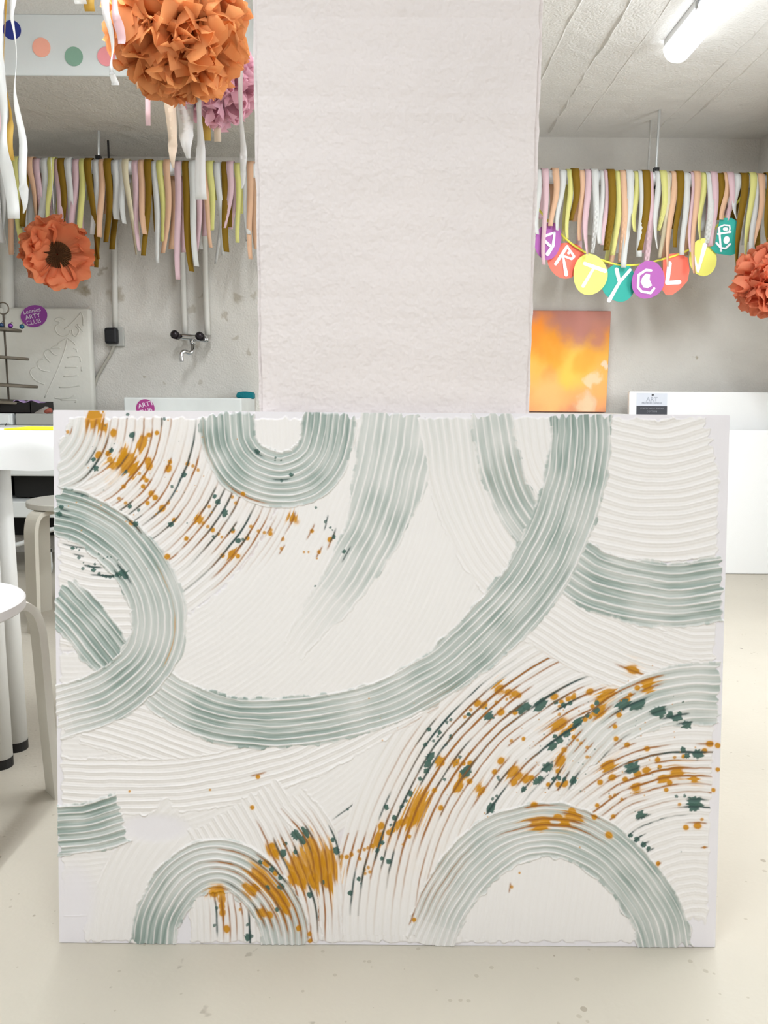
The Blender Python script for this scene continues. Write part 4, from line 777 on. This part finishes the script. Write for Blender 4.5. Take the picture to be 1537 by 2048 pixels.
bm = bmesh.new(); box(bm, p + Vector((-.035, -.06, -.04)), p + Vector((.03, -.02, .04)), .012); obj('socket_body', bm, mat('socket_black', (26, 28, 32), .45), so)
M_CHR = mat('chrome', (215, 216, 218), .12, 1.0); M_DKCHR = mat('knob_dark', (45, 40, 44), .3, .5)
tp = at(385, 677, BACK_Y - .09); tap = thing('wall_tap', 'chrome two-knob wall tap with swivel spout above the sink', 'tap', tp)
TY = BACK_Y - .09
bm = bmesh.new(); tube(bm, smooth_path([at(362, 673, TY), at(386, 675, TY), at(414, 679, TY)], 5), .016, 14); cyl(bm, at(369, 674, TY), at(369, 674, BACK_Y - .02), .012); cyl(bm, at(413, 679, TY), at(415, 678, BACK_Y - .02), .012); obj('tap_body', bm, M_CHR, tap, True)
for x, y in ((357, 673), (406, 676)):
    p = at(x, y, TY); bm = bmesh.new(); cyl(bm, p + Vector((0, -.012, 0)), p + Vector((0, -.07, .004)), .017, .021, 14); cyl(bm, p + Vector((0, -.07, .004)), p + Vector((0, -.078, .004)), .021, .012, 14); obj('knob', bm, M_DKCHR, tap, True)
bm = bmesh.new(); tube(bm, smooth_path([at(385, 681, TY), at(386, 693, TY - .02), at(385, 702, TY - .04), at(379, 706, TY - .05), at(370, 703, TY - .07), at(364, 706, TY - .08), at(363, 714, TY - .085), at(364, 723, TY - .085)], 5), .010, 12); cyl(bm, at(385, 680, TY), at(385.5, 688, TY - .01), .015); obj('spout', bm, M_CHR, tap, True)
# sink
s0, s1 = at(247, 796, 3.62), at(483, 800, 3.62)
sk = thing('sink', 'white rectangular sink below the wall tap with a round magenta sticker', 'sink', (s0.x, 3.62, .62))
zt = .815
bm = bmesh.new(); box(bm, (s0.x, 3.62, .60), (s1.x, 3.65, zt), .006); box(bm, (s0.x, 3.93, .60), (s1.x, BACK_Y - .002, zt), .006); box(bm, (s0.x, 3.64, .60), (s0.x + .03, 3.95, zt), .006); box(bm, (s1.x - .03, 3.64, .60), (s1.x, 3.95, zt), .006); box(bm, (s0.x, 3.62, .59), (s1.x, BACK_Y - .002, .63), .006)
obj('basin', bm, mat('sink_white', (222, 226, 224), .3, var=.03, scale=7), sk)
bm = bmesh.new(); box(bm, (s0.x + .05, 3.68, 0), (s0.x + .09, 3.72, .59)); obj('leg', bm, MATS['plinth_white'], sk)
bm = bmesh.new(); box(bm, (s1.x - .09, 3.68, 0), (s1.x - .05, 3.72, .59)); obj('leg', bm, MATS['plinth_white'], sk)
p = at(291, 817, 3.6195); bm = bmesh.new(); cyl(bm, p, p + Vector((0, -.0012, 0)), .043, n=36); st = obj('round_sticker', bm, mat('sticker_magenta', (170, 62, 136), .55), sk); st['label'] = 'round magenta sticker with white lettering'
M_STK = mat('sticker_white', (236, 222, 236), .6)
text_mesh('sticker_lettering', 'ARTY', .030, p + Vector((.003, -.0018, .018)), Matrix.Rotation(.25, 4, 'Y').inverted() @ rx, M_STK, st)
text_mesh('sticker_lettering', 'CLUB', .026, p + Vector((0, -.0018, -.012)), Matrix.Rotation(.25, 4, 'Y').inverted() @ rx, M_STK, st)
p0, p1 = at(475, 797, 3.93), at(508, 783, 3.93)
bm = bmesh.new(); pts = [(p0.x, 3.90, zt), (p1.x, 3.90, zt - .004), (p1.x, 3.90, p1.z - .006), ((p0.x + p1.x) / 2, 3.90, p1.z), (p0.x + .008, 3.90, p1.z - .004), (p0.x, 3.90, p1.z - .014)]
prism(bm, pts, (0, .07, 0)); bmesh.ops.bevel(bm, geom=bm.edges[:], offset=.004, segments=2, affect='EDGES'); tag(obj('sponge_cloth', bm, mat('cloth_teal', (10, 122, 132), .8, bump=.3, bscale=120)), 'folded teal cloth on the corner of the white sink', 'cloth')

# ================================================================ trolley corner behind the table
zc = .688
tro = thing('storage_trolley', 'white metal trolley on casters standing below the leaf relief', 'trolley', (-1.9, 3.5, 0))
M_WM = mat('white_metal', (222, 224, 221), .45)
bm = bmesh.new(); box(bm, (-2.25, 3.46, zc - .02), (-1.28, 3.97, zc), .004); obj('top_shelf', bm, M_WM, tro)
bm = bmesh.new(); box(bm, (-2.25, 3.46, .46), (-1.28, 3.97, .56), .008); obj('drawer', bm, M_WM, tro)
bm = bmesh.new(); box(bm, (-2.25, 3.46, .27), (-1.28, 3.97, .345), .006); obj('lower_tray', bm, M_WM, tro)
bm = bmesh.new(); box(bm, (-2.25, 3.95, .10), (-1.28, 3.97, .665)); obj('gap_shade_panel', bm, mat('tray_shadow', (40, 40, 40), .8), tro)  # dark sheet standing in for the shade seen through the trolley's gaps
for x, y in ((-2.22, 3.48), (-1.745, 3.47), (-1.31, 3.48), (-2.22, 3.93), (-1.31, 3.93)):
    bm = bmesh.new(); box(bm, (x - .014, y - .012, .11), (x + .014, y + .012, zc - .02), .003); obj('post', bm, M_WM, tro)
bm = bmesh.new(); tube(bm, smooth_path([(-2.2, 3.465, .14), (-1.78, 3.465, .14), (-1.66, 3.465, .15), (-1.52, 3.465, .215), (-1.31, 3.465, .235)], 5), .011, 8); obj('rail', bm, M_WM, tro, True)
for x, y in ((-2.18, 3.5), (-1.56, 3.49), (-1.34, 3.9), (-2.18, 3.9)):
    bm = bmesh.new(); cyl(bm, (x - .012, y, .036), (x + .012, y, .036), .035, n=24); w = obj('caster', bm, mat('caster_grey', (200, 204, 202), .4), tro, False)
    bm = bmesh.new(); box(bm, (x - .02, y - .012, .036), (x - .014, y + .012, .12)); box(bm, (x + .014, y - .012, .036), (x + .02, y + .012, .12)); box(bm, (x - .02, y - .014, .105), (x + .02, y + .014, .12)); obj('fork', bm, M_WM, w)
a = at(110, 858, 3.47)
for i, (x0, x1, y0, y1, z0, lab) in enumerate(((-2.2, -1.775, 3.52, 3.9, .352, 'black plastic crate at the back of the trolley'), (-1.72, -1.34, 3.55, 3.9, .352, 'black plastic crate beside the trolley post'))):
    bm = bmesh.new(); box(bm, (x0, y0, z0), (x1, y1, z0 + .10), .006); tag(obj('black_crate', bm, mat('crate_black', (24, 23, 22), .6)), lab, 'crate', 'black crates on the trolley')
for i, (x0, x1, lab, c) in enumerate(((-2.2, -1.675, 'white drawer box with a small dark hook behind the table', (226, 230, 228)), (-1.66, -1.33, 'grey-sided box beside the white drawer box', (170, 170, 164)))):
    t = thing('drawer_box', lab, 'box', (x0, 3.48, zc)); bm = bmesh.new(); box(bm, (x0, 3.48, zc + .001), (x1, 3.78, zc + .052), .004); obj('box_body', bm, mat('box_%d' % i, c, .5), t)
    if i == 0:
        for xa, xb in ((x0 + .01, -1.80), (-1.785, x1 - .01)):
            bm = bmesh.new(); box(bm, (xa, 3.474, zc + .006), (xb, 3.481, zc + .046), .002); obj('drawer_front', bm, mat('drawer_white', (232, 236, 234), .45), t)
        p = at(13, 851, 3.472); bm = bmesh.new(); tube(bm, [p + Vector((0, 0, .008)), p + Vector((0, -.01, 0)), p + Vector((.006, -.008, -.006))], .0022, 6); obj('hook', bm, mat('hook_dark', (70, 70, 70), .4, .5), t)
zb = zc + .053
# black tray, lilac sheet, grey card, small red cloth
x0, x1 = at(-60, 820, 3.5).x, at(62, 820, 3.5).x
bm = bmesh.new(); box(bm, (x0, 3.5, zb), (x1, 3.74, zb + .004)); box(bm, (x0, 3.5, zb), (x0 + .004, 3.74, zb + .05)); box(bm, (x1 - .004, 3.5, zb), (x1, 3.74, zb + .05)); box(bm, (x0, 3.5, zb), (x1, 3.504, zb + .048)); box(bm, (x0, 3.736, zb), (x1, 3.74, zb + .05))
tag(obj('black_tray', bm, mat('tray_black', (18, 15, 14), .5)), 'black tray under the tiered stand on the white drawer box', 'tray')
bm = bmesh.new(); P2 = [Vector((at(40 + i * 5, 806 - 3 * math.sin(i * .9) * (i > 3), 3.56).x, 3.52, zb + .053 + .006 * math.sin(i * 1.1))) for i in range(12)]
ribbon(bm, P2, [Vector((0, 1, 0))] * 12, [.05] * 12, .002); tag(obj('lilac_paper', bm, mat('paper_lilac', (176, 150, 196), .7)), 'crumpled lilac paper lying over the black tray edge', 'paper')
bm = bmesh.new(); prism(bm, [at(58, 832, 3.52), at(106, 833, 3.52), at(106, 829, 3.52), at(96, 814, 3.56), at(90, 813, 3.56)], (0, .004, 0)); tag(obj('grey_card', bm, mat('card_grey', (165, 158, 148), .7)), 'grey folded card leaning beside the black tray', 'card')
p = at(100, 829, 3.5); bm = bmesh.new(); bmesh.ops.create_icosphere(bm, subdivisions=3, radius=.019, matrix=Matrix.Translation((p.x, p.y - .01, zb + .0115)) @ Matrix.Diagonal((1, .8, .62, 1)))
for v in bm.verts: v.co += Vector((math.sin(v.co.z * 190) * .003, 0, math.sin(v.co.x * 170) * .003))
tag(obj('red_cloth', bm, mat('cloth_red', (150, 80, 66), .8), None, True), 'small crumpled reddish cloth by the corner of the big painting', 'cloth')

# leaf relief panel
LY = 3.93
lp0, lp1 = at(-130, 830, LY), at(178, 616, LY)
lz = zc + .001
leaf = thing('leaf_relief_panel', 'white plaster panel with a raised monstera leaf, leaning behind the tiered stand', 'panel', (lp0.x, LY, lz))
bm = bmesh.new(); box(bm, (lp0.x, LY, lz), (lp1.x, LY + .05, lp1.z), .012); obj('panel', bm, mat('plaster_cream', (226, 224, 214), .8, bump=.15, bscale=30), leaf, True)
Z = lambda pts: [at(x / 5.911, 580 + y / 5.911, LY + .0005) for x, y in pts]
bm = bmesh.new()
for ln in ([(800, 560), (770, 700), (700, 900), (620, 1080), (530, 1275)], [(785, 575), (720, 610), (685, 640)], [(690, 650), (640, 665), (610, 690), (650, 690), (720, 688)], [(610, 690), (600, 720), (640, 760), (680, 772)], [(600, 710), (560, 705), (525, 745), (545, 800), (600, 860)], [(520, 810), (470, 830), (445, 870), (470, 930), (520, 955), (590, 965)], [(430, 910), (380, 930), (360, 980), (400, 1050), (470, 1095), (530, 1115)], [(800, 570), (860, 610), (895, 650)], [(870, 690), (905, 700), (910, 735)], [(800, 800), (870, 782), (930, 785), (950, 800), (958, 850)], [(770, 915), (850, 910), (920, 912)], [(965, 905), (968, 960)], [(755, 1020), (830, 1015), (930, 1008)], [(700, 1150), (800, 1150), (900, 1135), (950, 1130)], [(645, 1275), (740, 1285), (830, 1270), (890, 1240)], [(720, 1300), (820, 1298), (905, 1300), (890, 1330)],
           [(965, 265), (900, 340), (820, 420), (760, 460)], [(770, 350), (720, 325), (665, 340), (660, 365), (710, 380)], [(710, 395), (660, 430), (665, 490), (710, 535), (770, 540), (820, 520), (830, 480)], [(855, 470), (865, 530), (900, 545), (930, 510), (935, 470), (900, 430)], [(915, 405), (945, 445), (980, 490)], [(965, 270), (985, 330), (985, 420)]):
    tube(bm, smooth_path(Z(ln), 4), .0035, 6)
obj('leaf_ridges', bm, MATS['plaster_cream'], leaf, True)
# round purple sign on it
p = at(68, 632, LY - .004); sg = thing('round_sign', 'round purple club sign with white lettering at the top of the leaf panel', 'sign', p)
bm = bmesh.new(); prism(bm, [at(x, y, LY - .004) for x, y in blob(68, 632, 27, 21.5, -.2, .02)], (0, .003, 0)); pf = obj('sign_face', bm, mat('sign_purple', (150, 66, 158), .55), sg)
tilt = Matrix.Rotation(-.2, 4, 'Y') @ rx
for s, dz, sz in (('Leonies', .024, .029), ('ARTY', -.003, .031), ('CLUB', -.030, .030)): text_mesh('sign_lettering', s, sz, p + Vector((-.006 + dz * -.1, -.0012, dz)), tilt, M_STK, pf)
# tiered stand
EYs = 3.62; e0 = at(18, 806, EYs)
et = thing('tiered_stand', 'grey wooden tiered cake stand with a ring handle on the black tray', 'stand', (e0.x, EYs, zb + .005))
M_WD = mat('grey_wood', (108, 100, 86), .6, var=.1, scale=12)
zr = at(18, 628, EYs).z; bm = bmesh.new(); cyl(bm, (e0.x, EYs, zb + .004), (e0.x, EYs, zr), .0045, n=10); obj('pole', bm, mat('pole_dark', (84, 76, 66), .4, .5), et)
bm = bmesh.new(); cc = Vector((e0.x, EYs, zr + .025)); tube(bm, [cc + Vector((.026 * math.cos(a), 0, .026 * math.sin(a))) for a in np.linspace(0, 2 * PI, 28, endpoint=False)], .003, 8, True); obj('ring_handle', bm, mat('ring_metal', (120, 110, 98), .4, .6), et, True)
for (y, rpx) in ((659, 32), (715, 42), (770, 56), (803, 66)):
    z = at(18, y, EYs).z; R = rpx * 3.55 / F_PX; bm = bmesh.new(); lathe(bm, [(.004, -.007), (R - .003, -.007), (R, -.004), (R, .004), (R - .004, .006), (.004, .006)], (0, 0, 0), 40)
    bmesh.ops.transform(bm, matrix=Matrix.Translation((e0.x, EYs, z)) @ Matrix.Rotation(.06, 4, 'Y'), verts=bm.verts[:]); obj('plate', bm, M_WD, et, False)
z1 = at(18, 656, EYs).z
for x, c, nm, tail in ((3, (60, 86, 120), 'blue', 1), (21, (120, 60, 150), 'violet', 0), (44, (40, 96, 128), 'teal blue', 1)):
    p = at(x, 654, EYs - .03); t = thing('glass_bead', 'small glossy %s bauble on the top plate of the tiered stand' % nm, 'bauble', (p.x, p.y, z1)); bm = bmesh.new()
    p.z = z1 + .010 - .06 * (p.x - e0.x); bmesh.ops.create_uvsphere(bm, u_segments=20, v_segments=12, radius=.011, matrix=Matrix.Translation(p)); obj('bauble', bm, mat('bauble_' + nm.split()[0], c, .15, .4), t, True)
    bm = bmesh.new(); tube(bm, [p + Vector((0, 0, .009)), p + Vector((.006, 0, .017)), p + Vector((.014, -.002, .012))], .0012, 5); obj('wire_loop', bm, mat('loop_wire', (120, 104, 88), .5, .5), t)

# ================================================================ table, stools
zt = .740
ta = thing('work_table', 'white table covered with white paper, its round legs beside the big painting', 'table', (-1.2, 1.8, 0))
M_TW = mat('table_white', (230, 229, 224), .4)
bm = bmesh.new(); box(bm, (-2.1, 1.60, zt - .035), (-.655, 2.0, zt - .003), .003); obj('table_top', bm, M_TW, ta)
for x, y in ((-.856, 1.626), (-.862, 1.712), (-.70, 1.95), (-2.0, 1.65), (-2.0, 1.95)):
    bm = bmesh.new(); cyl(bm, (x, y, .022), (x, y, zt - .035), .025, n=28); lg = obj('leg', bm, M_TW, ta, True)
    bm = bmesh.new(); cyl(bm, (x, y, 0), (x, y, .022), .0255, .0255, 28); ft = obj('foot', bm, mat('foot_black', (20, 18, 18), .5), lg); ft['label'] = 'black plastic foot'
# paper cover with a folded skirt
bm = bmesh.new(); nxp = 60; rows = []
for i in range(nxp + 1):
    x = -2.12 + (1.475) * i / nxp; wv = .004 * math.sin(x * 23) + .003 * math.sin(x * 51 + 1); lo = .004 * math.sin(x * 9) + .003 * math.sin(x * 37)
    rows.append([bm.verts.new(v) for v in ((x, 2.006, zt - .04), (x, 2.004, zt), (x, 1.8, zt + .0005), (x, 1.597, zt), (x, 1.592, zt - .006), (x, 1.588 + wv, zt - .03), (x, 1.586 + wv * 1.6, zt - .068 + lo))])
for a, b_ in zip(rows, rows[1:]):
    for k in range(6): bm.faces.new((a[k], a[k + 1], b_[k + 1], b_[k]))
e = rows[-1]; bm.faces.new([e[0], e[1], e[2], e[3], e[4], e[5]])
tag(obj('paper_cover', bm, mat('paper_white', (246, 246, 244), .7), None, True), 'white paper sheet covering the table, creased skirt hanging in front', 'table cover')
p = at(46, 859, 1.96); bm = bmesh.new(); box(bm, (p.x, 1.86, zt + .001), (p.x + .22, 1.99, zt + .004), .001); tag(obj('yellow_sheet', bm, mat('sheet_yellow', (250, 240, 20), .6)), 'bright yellow sheet lying on the paper-covered table', 'sheet')
def stool(cx, cy, a0, label, tone, H=.45, R=.175):
    t = thing('stool', label, 'stool', (cx, cy, 0), 'bent-leg stools by the table'); m = mat('stool_' + tone[0], tone[1], .45)
    bm = bmesh.new(); lathe(bm, [(.003, H - .022), (R - .003, H - .022), (R, H - .019), (R, H - .003), (R - .003, H), (.003, H)], (cx, cy, 0), 64); obj('seat', bm, mat('stool_seat_' + tone[0], tone[2], .35), t)
    for k in range(4):
        a = a0 + k * PI / 2; d = Vector((math.cos(a), math.sin(a), 0)); s = Vector((-d.y, d.x, 0)); bm = bmesh.new()
        prof = smooth_path([Vector((R - .10, H - .030, 0)), Vector((R - .02, H - .030, 0)), Vector((R + .012, H - .042, 0)), Vector((R + .026, H - .078, 0)), Vector((R + .030, H - .13, 0)), Vector((R + .034, H - .28, 0)), Vector((R + .040, .0, 0))], 5); prof = [Vector((q_.x, max(q_.y, 0), 0)) for q_ in prof]
        rows = []
        for i, q_ in enumerate(prof):
            tg = (prof[min(i + 1, len(prof) - 1)] - prof[max(i - 1, 0)]).normalized(); nn = Vector((tg.y, -tg.x, 0)); hw = .030 - .004 * i / len(prof); th = .0075
            rows.append([bm.verts.new(Vector((cx, cy, 0)) + d * (q_.x - nn.x * th * o_) + Vector((0, 0, max(0, q_.y - nn.y * th * o_))) + s * hw * w_) for o_, w_ in ((1, -1), (1, 1), (-1, 1), (-1, -1))])
        for A, B in zip(rows, rows[1:]):
            for j in range(4): bm.faces.new((A[j], A[(j + 1) % 4], B[(j + 1) % 4], B[j]))
        bm.faces.new(rows[0][::-1]); bm.faces.new(rows[-1]); bmesh.ops.recalc_face_normals(bm, faces=bm.faces[:]); obj('leg', bm, m, t)
    return t
stool(-.85, 1.35, math.radians(43), 'white round stool in front of the table legs, cut by the picture edge', ('white', (226, 222, 212), (232, 228, 226)), R=.185)
stool(-1.115, 2.78, math.radians(242), 'greyish round stool standing under the table behind the white legs', ('grey', (196, 190, 176), (190, 186, 176)))

# ================================================================ world and view
W = D.worlds.new('world'); SC.world = W; W.use_nodes = True; W.node_tree.nodes['Background'].inputs[0].default_value = (1, 1, 1, 1); W.node_tree.nodes['Background'].inputs[1].default_value = .3
vs_ = SC.view_settings; vs_.view_transform = 'Standard'; vs_.look = 'None'; vs_.exposure = 0.64; vs_.gamma = 1; vs_.use_curve_mapping = False
SC.display_settings.display_device = 'sRGB'
cy = SC.cycles; cy.max_bounces = 5; cy.diffuse_bounces = 3; cy.glossy_bounces = 3; cy.transmission_bounces = 3; cy.caustics_reflective = False; cy.caustics_refractive = False; cy.adaptive_threshold = .05
